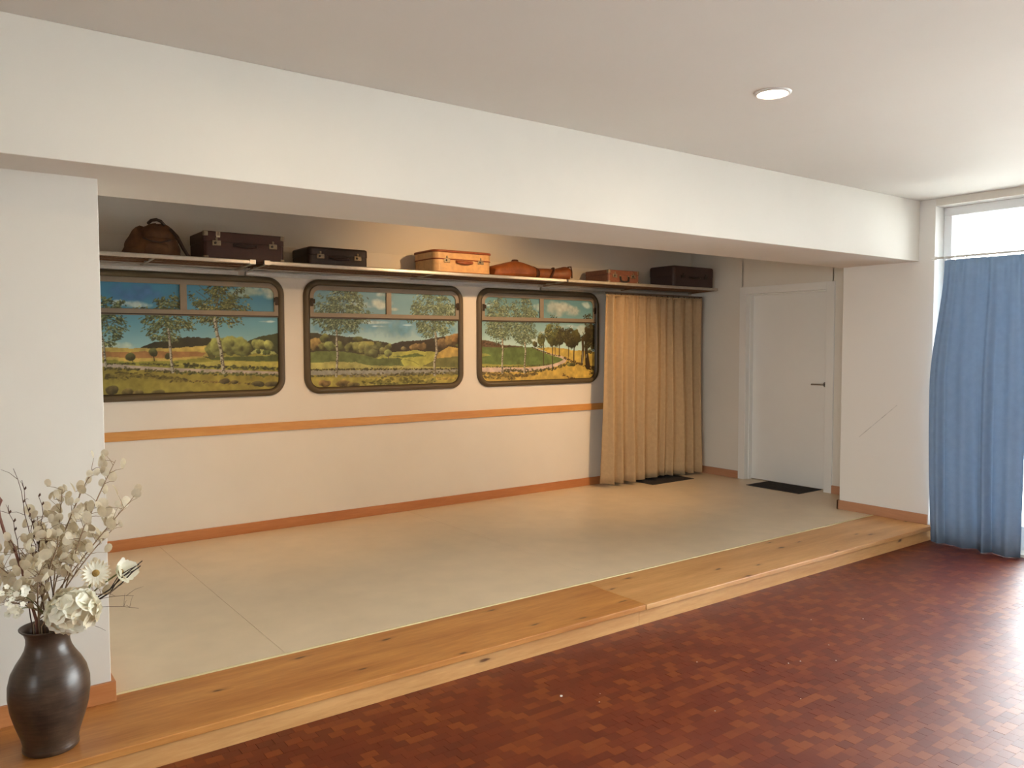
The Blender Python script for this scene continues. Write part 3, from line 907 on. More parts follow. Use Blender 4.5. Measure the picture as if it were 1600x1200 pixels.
PAINT_2 = [
    ('sky',(112,152,158),(186,208,190),0.4),
    ('cloud',0.818,0.549,0.706,0.08,(98,146,162)),
    ('cloud',0.662,0.745,0.136,0.049,(205,205,180)),
    ('cloud',0.702,0.821,0.074,0.025,(205,205,180)),
    ('cloud',0.489,0.727,0.113,0.052,(190,195,170)),
    ('cloud',0.819,0.7,0.06,0.018,(200,200,175)),
    ('cloud',0.621,0.586,0.184,0.016,(190,200,185)),
    ('cloud',0.679,0.554,0.093,0.009,(190,205,195)),
    ('cloud',0.96,0.568,0.062,0.007,(180,200,190)),
    ('cloud',1.376,0.714,0.066,0.056,(185,190,150)),
    ('poly',[(0.02,0.356),(1.519,0.348),(1.517,-0.062),(0.015,-0.003)],(128,122,50)),
    ('poly',[(0.031,0.498),(0.281,0.474),(0.523,0.454),(0.639,0.432),(0.786,0.404),(0.785,0.316),(0.028,0.323)],(70,64,36)),
    ('poly',[(0.766,0.398),(0.877,0.425),(1.063,0.434),(1.233,0.462),(1.497,0.49),(1.496,0.329),(0.776,0.334)],(62,48,26)),
    ('poly',[(0.372,0.38),(0.447,0.419),(0.542,0.428),(0.619,0.423),(0.618,0.371)],(172,156,66)),
    ('blob',0.095,0.406,0.053,0.052,(152,118,54)),
    ('blob',0.181,0.449,0.043,0.034,(98,96,42)),
    ('blob',0.157,0.381,0.036,0.034,(112,104,46)),
    ('blob',0.216,0.389,0.043,0.039,(116,116,54)),
    ('blob',0.307,0.389,0.041,0.039,(110,108,50)),
    ('blob',0.4,0.38,0.052,0.041,(120,114,52)),
    ('blob',0.465,0.38,0.052,0.043,(122,116,54)),
    ('blob',0.522,0.371,0.043,0.052,(128,120,56)),
    ('blob',0.579,0.344,0.058,0.062,(118,112,54)),
    ('blob',0.618,0.327,0.049,0.04,(108,104,50)),
    ('blob',0.658,0.388,0.059,0.04,(116,112,56)),
    ('blob',0.706,0.344,0.044,0.032,(126,118,58)),
    ('blob',0.756,0.379,0.036,0.028,(124,118,56)),
    ('blob',0.466,0.445,0.048,0.024,(98,94,42)),
    ('blob',1.01,0.378,0.046,0.031,(134,104,52)),
    ('blob',1.083,0.387,0.05,0.033,(138,104,52)),
    ('blob',0.907,0.365,0.03,0.016,(118,100,52)),
    ('blob',1.287,0.405,0.065,0.047,(112,84,44)),
    ('blob',1.386,0.438,0.066,0.048,(132,100,46)),
    ('blob',1.452,0.457,0.055,0.049,(142,100,44)),
    ('poly',[(0.029,0.34),(0.242,0.347),(0.353,0.342),(0.483,0.319),(0.637,0.282),(0.906,0.288),(0.916,0.207),(0.027,0.248)],(106,112,48)),
    ('poly',[(0.637,0.282),(0.706,0.312),(0.796,0.332),(1.02,0.352),(1.232,0.326),(1.231,0.192),(0.916,0.207),(0.876,0.261),(0.896,0.281)],(178,168,62)),
    ('poly',[(0.775,0.294),(0.917,0.306),(1.031,0.325),(1.135,0.297),(0.917,0.288)],(100,110,42)),
    ('poly',[(1.221,0.275),(1.264,0.331),(1.363,0.381),(1.497,0.367),(1.496,0.281),(1.264,0.275)],(184,144,58)),
    ('poly',[(1.43,0.395),(1.497,0.414),(1.497,0.367)],(92,98,40)),
    ('poly',[(1.061,0.195),(1.156,0.234),(1.264,0.279),(1.496,0.291),(1.495,0.177)],(112,106,46)),
    ('line',[(0.916,0.27),(0.999,0.251),(1.05,0.222)],[0.004],(120,120,44)),
    ('poly',[(0.027,0.256),(0.241,0.258),(0.445,0.252),(0.617,0.219),(0.916,0.214),(1.495,0.187),(1.495,0.168),(0.026,0.198)],(178,162,76)),
    ('poly',[(0.026,0.202),(1.495,0.177),(1.494,-0.061),(0.023,-0.004)],(160,138,44)),
    ('line',[(0.026,0.174),(0.52,0.165),(1.495,0.153)],[0.04],(156,144,118)),
    ('hedge',[(0.026,0.198),(0.425,0.194),(0.916,0.184),(1.495,0.179)],[0.012],(70,64,30)),
    ('hedge',[(0.025,0.143),(0.267,0.146)],[0.014],(96,88,46)),
    ('hedge',[(0.313,0.144),(0.763,0.136)],[0.028],(124,110,66)),
    ('hedge',[(0.764,0.142),(1.123,0.138),(1.495,0.144)],[0.03],(96,86,44)),
    ('poly',[(0.025,0.135),(0.616,0.119),(1.495,0.11),(1.494,-0.061),(0.023,-0.004)],(176,152,52)),
    ('hedge',[(0.481,0.084),(0.713,0.086),(0.966,0.096),(1.176,0.105)],[0.044],(128,114,36)),
    ('hedge',[(0.615,0.062),(0.914,0.062),(1.23,0.08)],[0.036],(118,108,34)),
    ('hedge',[(1.23,0.089),(1.495,0.091)],[0.022],(178,142,50)),
    ('blob',0.171,0.084,0.05,0.032,(140,104,48)),
    ('blob',0.33,0.079,0.069,0.03,(138,106,44)),
    ('blob',0.424,0.068,0.056,0.021,(128,104,42)),
    ('blob',0.751,0.325,0.038,0.032,(136,136,62)),
    ('line',[(0.753,0.308),(0.757,0.276)],[0.006],(100,84,50)),
    ('birch',[(0.281,0.509),(0.282,0.406),(0.288,0.321),(0.282,0.235),(0.274,0.141)],0.022,(0.329,0.671,0.248,0.188),1900,2),
    ('birch',[(1.223,0.498),(1.233,0.405),(1.237,0.34),(1.21,0.238),(1.214,0.131)],0.028,(1.202,0.654,0.231,0.198),1900,2),
]
PAINT_3 = [
    ('sky',(96,142,140),(176,200,180),0.42),
    ('cloud',1.011,0.747,0.27,0.076,(170,172,150)),
    ('cloud',1.082,0.767,0.131,0.054,(186,184,158)),
    ('cloud',0.712,0.758,0.068,0.044,(190,195,170)),
    ('cloud',0.142,0.769,0.082,0.014,(170,190,180)),
    ('cloud',1.287,0.542,0.074,0.055,(190,195,170)),
    ('cloud',1.118,0.577,0.167,0.02,(180,190,175)),
    ('cloud',0.757,0.516,0.102,0.013,(180,195,185)),
    ('cloud',0.712,0.475,0.101,0.014,(160,190,190)),
    ('cloud',0.645,0.44,0.111,0.035,(196,205,180)),
    ('cloud',1.348,0.793,0.074,0.036,(180,190,170)),
    ('poly',[(0.029,0.443),(0.172,0.427),(0.276,0.397),(0.534,0.377),(0.534,0.361),(0.028,0.364)],(104,74,42)),
    ('hedge',[(0.054,0.405),(0.172,0.401),(0.308,0.371)],[0.024],(92,62,34)),
    ('hedge',[(0.308,0.375),(0.512,0.37)],[0.014],(72,54,30)),
    ('poly',[(0.028,0.374),(0.382,0.369),(0.645,0.375),(0.78,0.329),(0.976,0.283),(1.047,0.241),(0.947,0.193),(0.644,0.18),(0.027,0.187)],(96,112,44)),
    ('poly',[(0.028,0.317),(0.12,0.312),(0.161,0.299),(0.069,0.283),(0.028,0.288)],(150,146,52)),
    ('poly',[(0.701,0.365),(0.941,0.368),(1.178,0.34),(1.481,0.32),(1.482,0.113),(1.118,0.24),(0.988,0.285),(0.78,0.335)],(196,156,56)),
    ('poly',[(0.028,0.221),(0.276,0.208),(0.436,0.206),(0.656,0.191),(0.027,0.183)],(156,144,48)),
    ('poly',[(0.027,0.187),(0.644,0.18),(0.947,0.193),(1.047,0.241),(0.988,0.282),(1.13,0.258),(1.481,0.17),(1.482,-0.037),(0.027,0.01)],(198,154,54)),
    ('line',[(0.027,0.162),(0.276,0.161),(0.556,0.153),(0.712,0.161),(0.848,0.176),(0.976,0.201),(1.059,0.232),(1.071,0.254),(1.011,0.273),(0.895,0.297),(0.78,0.326),(0.701,0.356),(0.656,0.37)],[0.046,0.044,0.04,0.038,0.034,0.032,0.032,0.028,0.02,0.016,0.012,0.008,0.006],(206,168,138)),
    ('hedge',[(0.053,0.191),(0.382,0.185),(0.712,0.192),(0.918,0.207)],[0.008],(92,86,36)),
    ('hedge',[(0.307,0.152),(0.556,0.138),(0.734,0.143),(0.895,0.158),(1.012,0.178),(1.118,0.213)],[0.028],(82,72,30)),
    ('hedge',[(0.027,0.124),(0.275,0.118),(0.403,0.102),(0.712,0.108)],[0.034],(112,88,36)),
    ('hedge',[(0.403,0.093),(0.6,0.097)],[0.02],(104,78,30)),
    ('hedge',[(0.068,0.093),(0.328,0.095),(0.436,0.075)],[0.032],(132,106,40)),
    ('blob',1.155,0.194,0.06,0.02,(96,90,36)),
    ('hedge',[(1.047,0.268),(1.13,0.235),(1.276,0.192),(1.481,0.151)],[0.022],(82,58,24)),
    ('hedge',[(0.645,0.37),(0.78,0.325),(0.918,0.292),(1.0,0.282)],[0.008],(78,62,28)),
    ('hedge',[(1.35,0.167),(1.482,0.132)],[0.038],(76,56,22)),
    ('hedge',[(1.388,0.111),(1.482,0.094)],[0.024],(80,58,22)),
    ('hedge',[(1.035,0.096),(1.119,0.066),(1.191,0.05)],[0.016],(92,64,30)),
    ('line',[(0.791,0.414),(0.789,0.191)],[0.008],(70,58,30)),
    ('line',[(0.904,0.485),(0.902,0.139)],[0.01],(66,54,28)),
    ('line',[(0.935,0.404),(0.935,0.292)],[0.006],(70,50,26)),
    ('line',[(0.99,0.413),(0.99,0.291)],[0.01],(66,48,24)),
    ('line',[(1.112,0.377),(1.109,0.267)],[0.008],(66,46,22)),
    ('line',[(1.184,0.368),(1.179,0.221)],[0.014],(62,44,20)),
    ('blob',0.684,0.4,0.031,0.032,(84,78,36)),
    ('blob',0.757,0.445,0.048,0.055,(92,92,40)),
    ('blob',0.86,0.512,0.057,0.08,(90,88,38)),
    ('blob',0.918,0.458,0.087,0.086,(86,84,34)),
    ('blob',1.011,0.468,0.071,0.082,(80,74,30)),
    ('blob',1.094,0.486,0.066,0.064,(82,76,30)),
    ('blob',1.178,0.459,0.099,0.092,(76,68,26)),
    ('blob',1.154,0.413,0.085,0.055,(66,56,22)),
    ('dabs',0.906,0.557,0.093,0.117,260,1),
    ('dabs',0.78,0.449,0.068,0.071,140,1),
    ('dabs',1.154,0.477,0.108,0.091,160,3),
    ('dabs',1.011,0.477,0.071,0.073,120,3),
    ('line',[(1.294,0.469),(1.306,0.358),(1.288,0.201)],[0.03],(70,50,24)),
    ('line',[(1.343,0.469),(1.35,0.321),(1.369,0.172)],[0.036,0.04,0.064],(56,38,18)),
    ('line',[(1.3,0.321),(1.291,0.21)],[0.01],(150,130,100)),
    ('line',[(1.35,0.293),(1.347,0.265)],[0.012],(140,124,96)),
    ('blob',1.411,0.488,0.112,0.13,(62,48,20)),
    ('dabs',1.411,0.478,0.125,0.168,420,3),
    ('dabs',1.367,0.664,0.037,0.055,60,3),
    ('birch',[(0.289,0.448),(0.295,0.345),(0.289,0.251),(0.288,0.131)],0.022,(0.251,0.627,0.147,0.212),1500,2),
    ('birch',[(0.556,0.414),(0.567,0.335),(0.556,0.23),(0.551,0.129)],0.022,(0.546,0.623,0.176,0.226),1700,2),
]

train_window(0.795, PAINT_1, 11, 'rounded train window picture of birches and ochre fields, partly behind the left wall')
train_window(2.468, PAINT_2, 22, 'rounded train window picture of two birches before a valley, middle one on the back wall')
train_window(4.135, PAINT_3, 33, 'rounded train window picture with a curving road, beside the beige curtain')

# ------------------------------------------------------------------ luggage racks
rail_grey = plain('grey_enamel', (0.60, 0.60, 0.57), 0.35, 0.2, var=0.06, scale=20)
def rack(xa, xb, label, front_mat, ends):
    t = thing('luggage_rack', label, 'luggage rack', ((xa + xb) / 2, YW, 2.12), 'luggage racks above the train windows')
    n = 10
    rr = MB()
    # front rail: rounded flat profile
    prof = [(5.725, 2.158), (5.730, 2.154), (5.745, 2.154), (5.752, 2.158), (5.752, 2.178), (5.746, 2.182), (5.731, 2.182), (5.725, 2.178)]
    rr.loft([[(x, y, z) for y, z in prof] for x in (xa, xa + 0.006, xb - 0.006, xb)])
    rr.build('front_rail', front_mat, t, smooth=False, bevel=0.002)
    for xe, s in ((xa, 1), (xb, -1)):
        if xe in ends:
            MB().box(min(xe, xe + s * 0.045), max(xe, xe + s * 0.045), 5.722, 5.755, 2.151, 2.185).build('rail_sleeve', alu, t, bevel=0.003)
    MB().box(xa, xb, YW - 0.040, YW - 0.003, 2.104, 2.134).build('wall_rail', rail_grey if front_mat is alu else alu_dull_shaded, t, bevel=0.005, seg=3)
    MB().box(xa, xb, YW - 0.046, YW - 0.042, 2.124, 2.136).build('rail_lip', alu, t)
    MB().box(xa, xb, YW - 0.10, YW - 0.045, 2.146, 2.156).build('rear_batten', alu_dull_shaded, t, bevel=0.002)
    sl = MB()
    x = xa + 0.012
    while x < xb - 0.012:
        sl.box(x, x + 0.013, 5.752, YW - 0.045, 2.157, 2.166)
        x += 0.026
    tag(sl.build('slat_grid', brown_slat, t), kind='stuff')
    MB().box(xa, xb, 5.86, 5.885, 2.148, 2.157).build('cross_batten', brown_slat, t)
    MB().box(xa, xb, 6.00, 6.025, 2.148, 2.157).build('cross_batten', brown_slat, t)
    for xe in sorted(set([xa + 0.02, (xa + xb) / 2, xb - 0.02])):
        b_ = MB()
        pr = [(YW - 0.045, 2.138), (YW - 0.045, 2.156), (5.752, 2.156), (5.752, 2.152)]
        b_.loft([[(xe - 0.009, y, z) for y, z in pr], [(xe + 0.009, y, z) for y, z in pr]])
        b_.build('bracket', alu_dull_shaded if front_mat is alu else brown_slat, t)
    return t
rack(XL + 0.005, 1.945, 'aluminium luggage rack with rounded end under the rucksack, left end', alu, (1.945,))
rack(2.005, 4.852, 'long aluminium luggage rack under the tan suitcase, middle section', alu, (2.005,))
rack(4.872, 7.002, 'luggage rack above the beige curtain, right end, coloured as in shade', alu_dull_shaded, ())  # same aluminium rack as the others, its rails darkened for shade

# ------------------------------------------------------------------ suitcases
ZR = 2.1665
def rr_plan(x0, x1, y0, y1, r, n=6):
    pts = []
    for cx, cy, a0 in ((x1 - r, y1 - r, 0), (x0 + r, y1 - r, 90), (x0 + r, y0 + r, 180), (x1 - r, y0 + r, 270)):
        for k in range(n + 1):
            a = math.radians(a0 + 90 * k / n)
            pts.append((cx + r * math.cos(a), cy + r * math.sin(a)))
    return pts
def shell(x0, x1, y0, y1, z0, z1, r, edge, round_top=True, round_bot=True):
    rings = []
    prof = []
    if round_bot: prof += [(edge, 0), (edge * 0.3, edge * 0.3), (0, edge)]
    else: prof += [(0, 0)]
    H = z1 - z0
    if round_top: prof += [(0, H - edge), (edge * 0.3, H - edge * 0.3), (edge, H)]
    else: prof += [(0, H)]
    for ins, z in prof:
        rings.append([(x, y, z0 + z) for x, y in rr_plan(x0 + ins, x1 - ins, y0 + ins, y1 - ins, max(r - ins, 0.004))])
    return MB().loft(rings)
def suitcase(x0, x1, y0, y1, h, label, body, trim, metal, r=0.03, edge=0.008, lid=0.38, locks=True, corners=False, rims=False, handle='flat', lock_dx=0.13, rot=0.0):
    t = thing('suitcase', label, 'suitcase', ((x0 + x1) / 2, (y0 + y1) / 2, ZR), 'old suitcases on the luggage racks')
    zs = ZR + h * (1 - lid)
    shell(x0, x1, y0, y1, ZR, zs - 0.0015, r, edge, round_top=False).build('base_shell', body, t, smooth=False, bevel=0.001)
    ld = shell(x0 - 0.002, x1 + 0.002, y0 - 0.002, y1 + 0.002, zs + 0.0015, ZR + h, r, edge, round_bot=False).build('lid', body, t, bevel=0.001)
    shell(x0 + 0.003, x1 - 0.003, y0 + 0.003, y1 - 0.003, zs - 0.003, zs + 0.003, r, 0.001).build('seam', trim, t)
    if rims:
        for z, nm in ((ZR + 0.012, 'rim'), (ZR + h - 0.014, 'rim'), (zs + 0.004, 'rim')):
            pts = [(x, y, z) for x, y in rr_plan(x0 - 0.002, x1 + 0.002, y0 - 0.002, y1 + 0.002, r)]
            MB().tube(pts + [pts[0]], 0.011 if z != zs + 0.004 else 0.0055, 6, cap=False).build(nm, trim, t, smooth=True)
    xc = (x0 + x1) / 2
    if corners:
        for xx, sx in ((x0, 1), (x1, -1)):
            for zz, sz in ((ZR, 1), (ZR + h, -1)):
                c = 0.034
                xa, xb = sorted((xx - sx * 0.003, xx + sx * c)); za, zb = sorted((zz - sz * 0.000, zz + sz * c))
                rr_ = rr_plan(xa, xb, y0 - 0.004, y0 + c, min(r, 0.012), 3)
                k = MB().loft([[(x, y, za) for x, y in rr_], [(x, y, zb) for x, y in rr_]])
                k.build('corner_cap', metal, t, bevel=0.003)
    if locks:
        for xx in (x0 + lock_dx, x1 - lock_dx):
            l_ = MB().box(xx - 0.030, xx + 0.030, y0 - 0.007, y0 + 0.002, zs - 0.026, zs + 0.010).build('lock', metal, t, bevel=0.003)
            hp = MB().box(xx - 0.007, xx + 0.007, y0 - 0.008, y0, zs + 0.010, zs + 0.030).build('hasp', metal, l_, bevel=0.003)
            kn = MB().lathe([(0.0, 0), (0.009, 0), (0.008, 0.004), (0.0, 0.004)], n=14)
            kn.v = [(xx - 0.008 + a, y0 - 0.007 - c, zs - 0.008 + b_) for a, b_, c in kn.v]
            kn.build('key_plate', black_m, l_)
    hz = zs - 0.016
    if handle == 'flat':
        pts = [(xc - 0.075, y0 + 0.002, hz), (xc - 0.070, y0 - 0.018, hz - 0.002), (xc - 0.045, y0 - 0.024, hz - 0.006), (xc, y0 - 0.024, hz - 0.008), (xc + 0.045, y0 - 0.024, hz - 0.006), (xc + 0.070, y0 - 0.018, hz - 0.002), (xc + 0.075, y0 + 0.002, hz)]
        MB().tube(pts, [q * (1.5 if rims else 1.0) for q in (0.007, 0.008, 0.010, 0.011, 0.010, 0.008, 0.007)], 8).build('handle', trim, t, smooth=True)
    elif handle == 'hang':
        pts = [(xc - 0.055, y0 + 0.002, hz), (xc - 0.057, y0 - 0.012, hz - 0.004), (xc - 0.052, y0 - 0.016, hz - 0.042), (xc, y0 - 0.016, hz - 0.048), (xc + 0.052, y0 - 0.016, hz - 0.042), (xc + 0.057, y0 - 0.012, hz - 0.004), (xc + 0.055, y0 + 0.002, hz)]
        MB().tube(pts, 0.008, 8).build('handle', black_m, t, smooth=True)
    for sx in (-1, 1):
        d = 0.075 if handle == 'flat' else 0.055
        MB().box(xc + sx * d - 0.011, xc + sx * d + 0.011, y0 - 0.005, y0 + 0.002, hz - 0.012, hz + 0.012).build('handle_mount', metal if handle != 'flat' else trim, t, bevel=0.002)
    return t
brown_case = plain('dark_brown_fibre', lin((62, 29, 19)), 0.5, var=0.15, scale=40, bmp=0.15, bscale=220)
black_case = plain('blackish_brown_leather', lin((44, 26, 19)), 0.46, var=0.2, scale=40, bmp=0.15, bscale=200)
dark_trim = plain('dark_leather_trim', lin((44, 24, 18)), 0.5)
tan_case = plain('tan_fibre', lin((200, 158, 106)), 0.42, var=0.14, scale=26, bmp=0.1, bscale=160)
tan_trim = plain('reddish_leather_trim', lin((138, 72, 38)), 0.38, var=0.15, scale=40)
small_case = plain('worn_red_brown_fibre', lin((128, 80, 58)), 0.45, var=0.18, scale=40, bmp=0.1, bscale=200)
small_trim = plain('dark_red_trim', lin((96, 50, 36)), 0.45, var=0.15)
charcoal_case = plain('charcoal_canvas', lin((66, 50, 46)), 0.6, var=0.12, scale=50, bmp=0.15, bscale=300)
c2 = suitcase(1.598, 2.170, 5.765, 6.130, 0.203, 'dark brown suitcase with metal corners and clasps, next to the rucksack', brown_case, dark_trim, brass, r=0.025, corners=True, lid=0.36, lock_dx=0.085)
# torn paper sticker left on the lid front
tm = MB()
for a, b_, w, l in ((0.0, 0.0, 0.006, 0.034), (0.012, 0.004, 0.005, 0.034), (0.024, 0.0, 0.005, 0.032)):
    tm.box(1.680 + a, 1.680 + a + w, 5.7605, 5.7628, 2.335 + b_, 2.335 + b_ + l)
tm.box(1.682, 1.708, 5.7605, 5.7628, 2.328, 2.340)
tm.build('torn_sticker', plain('yellowed_paper', lin((206, 190, 160)), 0.8), c2)
suitcase(2.362, 2.848, 5.770, 6.125, 0.150, 'blackish leather suitcase with two bright clasps, second from the rucksack', black_case, dark_trim, brass, r=0.035, edge=0.014, lid=0.42, lock_dx=0.09)
suitcase(3.450, 4.030, 5.765, 6.125, 0.205, 'tan suitcase with reddish leather rims and handle, in the warm lamp light', tan_case, tan_trim, brass, r=0.055, edge=0.014, lid=0.40, rims=True, lock_dx=0.12)
suitcase(5.424, 5.845, 5.775, 6.120, 0.140, 'small reddish brown suitcase with drooping handle, above the beige curtain', small_case, small_trim, brass, r=0.02, lid=0.35, corners=True, handle='hang', lock_dx=0.085)
suitcase(6.345, 6.985, 5.765, 6.125, 0.232, 'large charcoal suitcase at the right end of the rack', charcoal_case, dark_trim, dark_trim, r=0.04, edge=0.018, lid=0.45, locks=True, lock_dx=0.14)

# rucksack, slumped
canvas = plain('brown_canvas', lin((92, 60, 32)), 0.85, var=0.4, scale=14, bmp=1.0, bscale=22)
strap_m = plain('dark_strap', lin((52, 32, 18)), 0.6)
ruck = thing('rucksack', 'slumped brown canvas rucksack with leather straps at the left end of the rack', 'bag', (1.31, 5.93, ZR))
def lump(cx, cy, z0, prof, seed, n=28, m=14, wob=0.012):
    """closed soft body: prof(t, a) -> (rx, ry) scale by height"""
    rg = random.Random(seed)
    ph = [(rg.uniform(0, 6.28), rg.randint(2, 5), rg.uniform(1, 4)) for _ in range(4)]
    rings = []
    for i in range(m + 1):
        t = i / m
        dx, rx, ry, z = prof(t)
        ring = []
        for k in range(n):
            a = 2 * math.pi * k / n
            w = 1 + sum(wob * 3 * math.sin(q * a + p_ + f * t * 3) for p_, q, f in ph) / 2
            sx = abs(math.cos(a)) ** 0.8 * (1 if math.cos(a) >= 0 else -1); sy = abs(math.sin(a)) ** 0.8 * (1 if math.sin(a) >= 0 else -1)
            ring.append((cx + dx + rx * w * sx, cy + ry * w * sy, z0 + z + wob * math.sin(3 * a + ph[0][0]) * t))
        rings.append(ring)
    return MB().loft(rings)
def ruck_prof(t):
    H = 0.225
    tab = [(0, .150, .115), (.05, .186, .14), (.25, .180, .145), (.5, .150, .135), (.7, .118, .115), (.85, .092, .09), (.95, .060, .06), (1, .02, .02)]
    for (a, x0, y0), (b_, x1, y1) in zip(tab, tab[1:]):
        if t <= b_:
            k = (t - a) / (b_ - a)
            return (-0.03 + 0.045 * t, x0 + k * (x1 - x0), y0 + k * (y1 - y0), H * t)
    return (0, .02, .02, H)
lump(1.315, 5.93, ZR, ruck_prof, 5).build('bag_body', canvas, ruck, smooth=True)
lump(1.215, 5.925, ZR, lambda t: (0.02 * t, 0.100 * math.sqrt(max(.03, 1 - t ** 3 * .97)), 0.115 * math.sqrt(max(.03, 1 - t ** 3 * .97)), 0.205 * t), 17, wob=0.016).build('side_pouch', canvas, ruck, smooth=True)
lump(1.400, 5.90, ZR, lambda t: (-0.04 * t, 0.085 * math.sqrt(max(.03, 1 - t ** 2 * .97)), 0.100 * math.sqrt(max(.03, 1 - t ** 2 * .97)), 0.13 * t), 19, wob=0.014).build('side_pouch', canvas, ruck, smooth=True)
def flap_prof(t):
    return (0.0 + 0.01 * t, 0.125 * math.sqrt(max(0.02, 1 - t * t * 0.97)), 0.118 * math.sqrt(max(0.02, 1 - t * t * 0.97)), 0.10 * t)
lump(1.325, 5.915, ZR + 0.135, flap_prof, 9, wob=0.010).build('flap', canvas, ruck, smooth=True)
pk = lump(1.300, 5.815, ZR + 0.002, lambda t: (0, 0.080 * math.sqrt(max(.03, 1 - (2 * t - 1) ** 4 * .9)), 0.040 * math.sqrt(max(.03, 1 - (2 * t - 1) ** 4 * .9)), 0.105 * t), 3, wob=0.008).build('pocket', canvas, ruck, smooth=True)
MB().tube([(1.395, 5.83, ZR + 0.20), (1.43, 5.80, ZR + 0.15), (1.465, 5.785, ZR + 0.075), (1.490, 5.78, ZR + 0.03), (1.515, 5.78, ZR + 0.008)], [0.012, 0.013, 0.013, 0.011, 0.009], 6).build('shoulder_strap', strap_m, ruck, smooth=True)
MB().tube([(1.27, 5.90, ZR + 0.238), (1.285, 5.87, ZR + 0.256), (1.315, 5.86, ZR + 0.262), (1.345, 5.87, ZR + 0.255), (1.37, 5.87, ZR + 0.228)], 0.011, 6).build('carry_loop', strap_m, ruck, smooth=True)
MB().tube([(1.21, 5.79, ZR + 0.125), (1.26, 5.775, ZR + 0.105), (1.32, 5.772, ZR + 0.10), (1.385, 5.78, ZR + 0.12)], 0.006, 6).build('flap_edge', strap_m, ruck, smooth=True)
MB().box(1.496, 1.520, 5.765, 5.785, ZR + 0.002, ZR + 0.016).build('buckle', brass, ruck, bevel=0.002)

# long leather case with straps
leather = plain('orange_brown_leather', lin((140, 78, 34)), 0.5, var=0.28, scale=16, bmp=0.2, bscale=60)
leather_d = plain('dark_brown_leather', lin((78, 40, 18)), 0.45, var=0.15)
bag = thing('leather_bag', 'long orange brown leather carrying bag with straps, right of the tan suitcase', 'bag', (4.51, 5.86, ZR))
stn = [(4.078, .040, .070, 0.042), (4.086, .052, .090, .050), (4.14, .060, .095, .056), (4.24, .072, .10, .072), (4.33, .082, .105, .082), (4.42, .076, .105, .076), (4.50, .066, .10, .066), (4.545, .055, .09, .055), (4.62, .056, .085, .056), (4.70, .057, .085, .057), (4.78, .056, .09, .056), (4.86, .064, .10, .064), (4.925, .070, .105, .072), (4.945, .060, .10, .066), (4.950, .03, .07, .06)]
rings = []
for k, (x, rz, ry, zc) in enumerate(stn):
    ring = []
    for a in range(20):
        w = 2 * math.pi * a / 20
        cx_, sx_ = math.cos(w), math.sin(w)
        e = 0.75
        ring.append((x + 0.010 * math.sin(3 * w + k), 5.865 + ry * abs(cx_) ** e * (1 if cx_ > 0 else -1), ZR + zc + rz * abs(sx_) ** e * (1 if sx_ > 0 else -1)))
    rings.append(ring)
MB().loft(rings).build('bag_body', leather, bag, smooth=True)
def hoop(x, rz, ry, zc, dx=0.0, r=0.008):
    pts = [(x + dx * math.cos(w / 20 * 6.2832 - 0.6), 5.865 + ry * 1.02 * math.cos(w / 20 * 6.2832), max(ZR + r + 0.0005, ZR + zc + rz * 1.02 * math.sin(w / 20 * 6.2832))) for w in range(21)]
    return MB().tube(pts, r, 6, cap=False)
hoop(4.540, .060, .098, .056, r=0.010).build('strap', leather_d, bag, smooth=True)
hoop(4.565, .057, .094, .056, r=0.005).build('strap', leather_d, bag, smooth=True)
hoop(4.765, .060, .094, .060, dx=0.06, r=0.012).build('strap', leather_d, bag, smooth=True)
kn = MB().lathe([(0, 0), (.030, 0), (.034, .010), (.026, .020), (0, .022)], (4.335, 5.84, ZR + 0.152), 18).build('top_knob', leather_d, bag, smooth=True)
MB().tube([(4.90, 5.77, ZR + 0.13), (4.93, 5.76, ZR + 0.135), (4.945, 5.765, ZR + 0.09), (4.952, 5.77, ZR + 0.03)], 0.007, 6).build('end_piping', leather_d, bag, smooth=True)

# ------------------------------------------------------------------ curtains
def curtain_rows(A, B, z0, z1, seed, nf, amp, top_amp, flare=(0, 0), nu=260, nz=26, gather=0.0, wav=0.0, fh=1.0, drop=0.0):
    rg = random.Random(seed)
    A = Vector((*A, 0)); B = Vector((*B, 0))
    d = (B - A); L = d.length; d.normalize()
    nrm = Vector((d.y, -d.x, 0))
    # irregular fold phases
    w = [rg.uniform(0.6, 1.5) for _ in range(nf)]
    cum = [0]
    for q in w: cum.append(cum[-1] + q)
    cum = [c / cum[-1] for c in cum]
    hs = [rg.uniform(0.55, 1.2) for _ in range(nf)]
    rows = []
    for j in range(nz + 1):
        tz = j / nz
        z = z0 + (z1 - z0) * tz
        row = []
        for i in range(nu + 1):
            t = i / nu
            k = 0
            while k < nf - 1 and t > cum[k + 1]: k += 1
            f = (t - cum[k]) / (cum[k + 1] - cum[k])
            y = hs[k] * (0.5 - 0.5 * math.cos(2 * math.pi * f)) - 0.4
            y += 0.16 * math.sin(2 * math.pi * (2 * f + 0.3 * tz))
            a = amp * (1 - tz) + top_amp * tz
            y2 = math.sin(2 * math.pi * t * nf * 2.6 + hs[k]) * gather * max(0, (tz - 0.72) / 0.28) ** 1.5
            fl_ = min(1, (1 - tz) / fh); fl_ = fl_ * fl_ * (3 - 2 * fl_) * (1 - drop * (1 - tz) ** 3)
            s = -flare[0] * fl_ * (1 - t) + flare[1] * fl_ * t
            P = A + d * (t * L + s) + nrm * (a * y + y2 + 0.008 * math.sin(5 * tz + 9 * t))
            row.append((P.x, P.y, z + (wav * math.sin(2 * math.pi * f + k) if j == 0 else 0)))
        rows.append(row)
    return rows
beige_cloth = plain('beige_cloth', lin((186, 160, 124)), 0.85, var=0.06, scale=30, bmp=0.15, bscale=500, trans=0.08)
cur = thing('stage_curtain', 'floor length beige curtain hanging in folds from under the luggage rack', 'curtain', (6.28, 5.97, S))
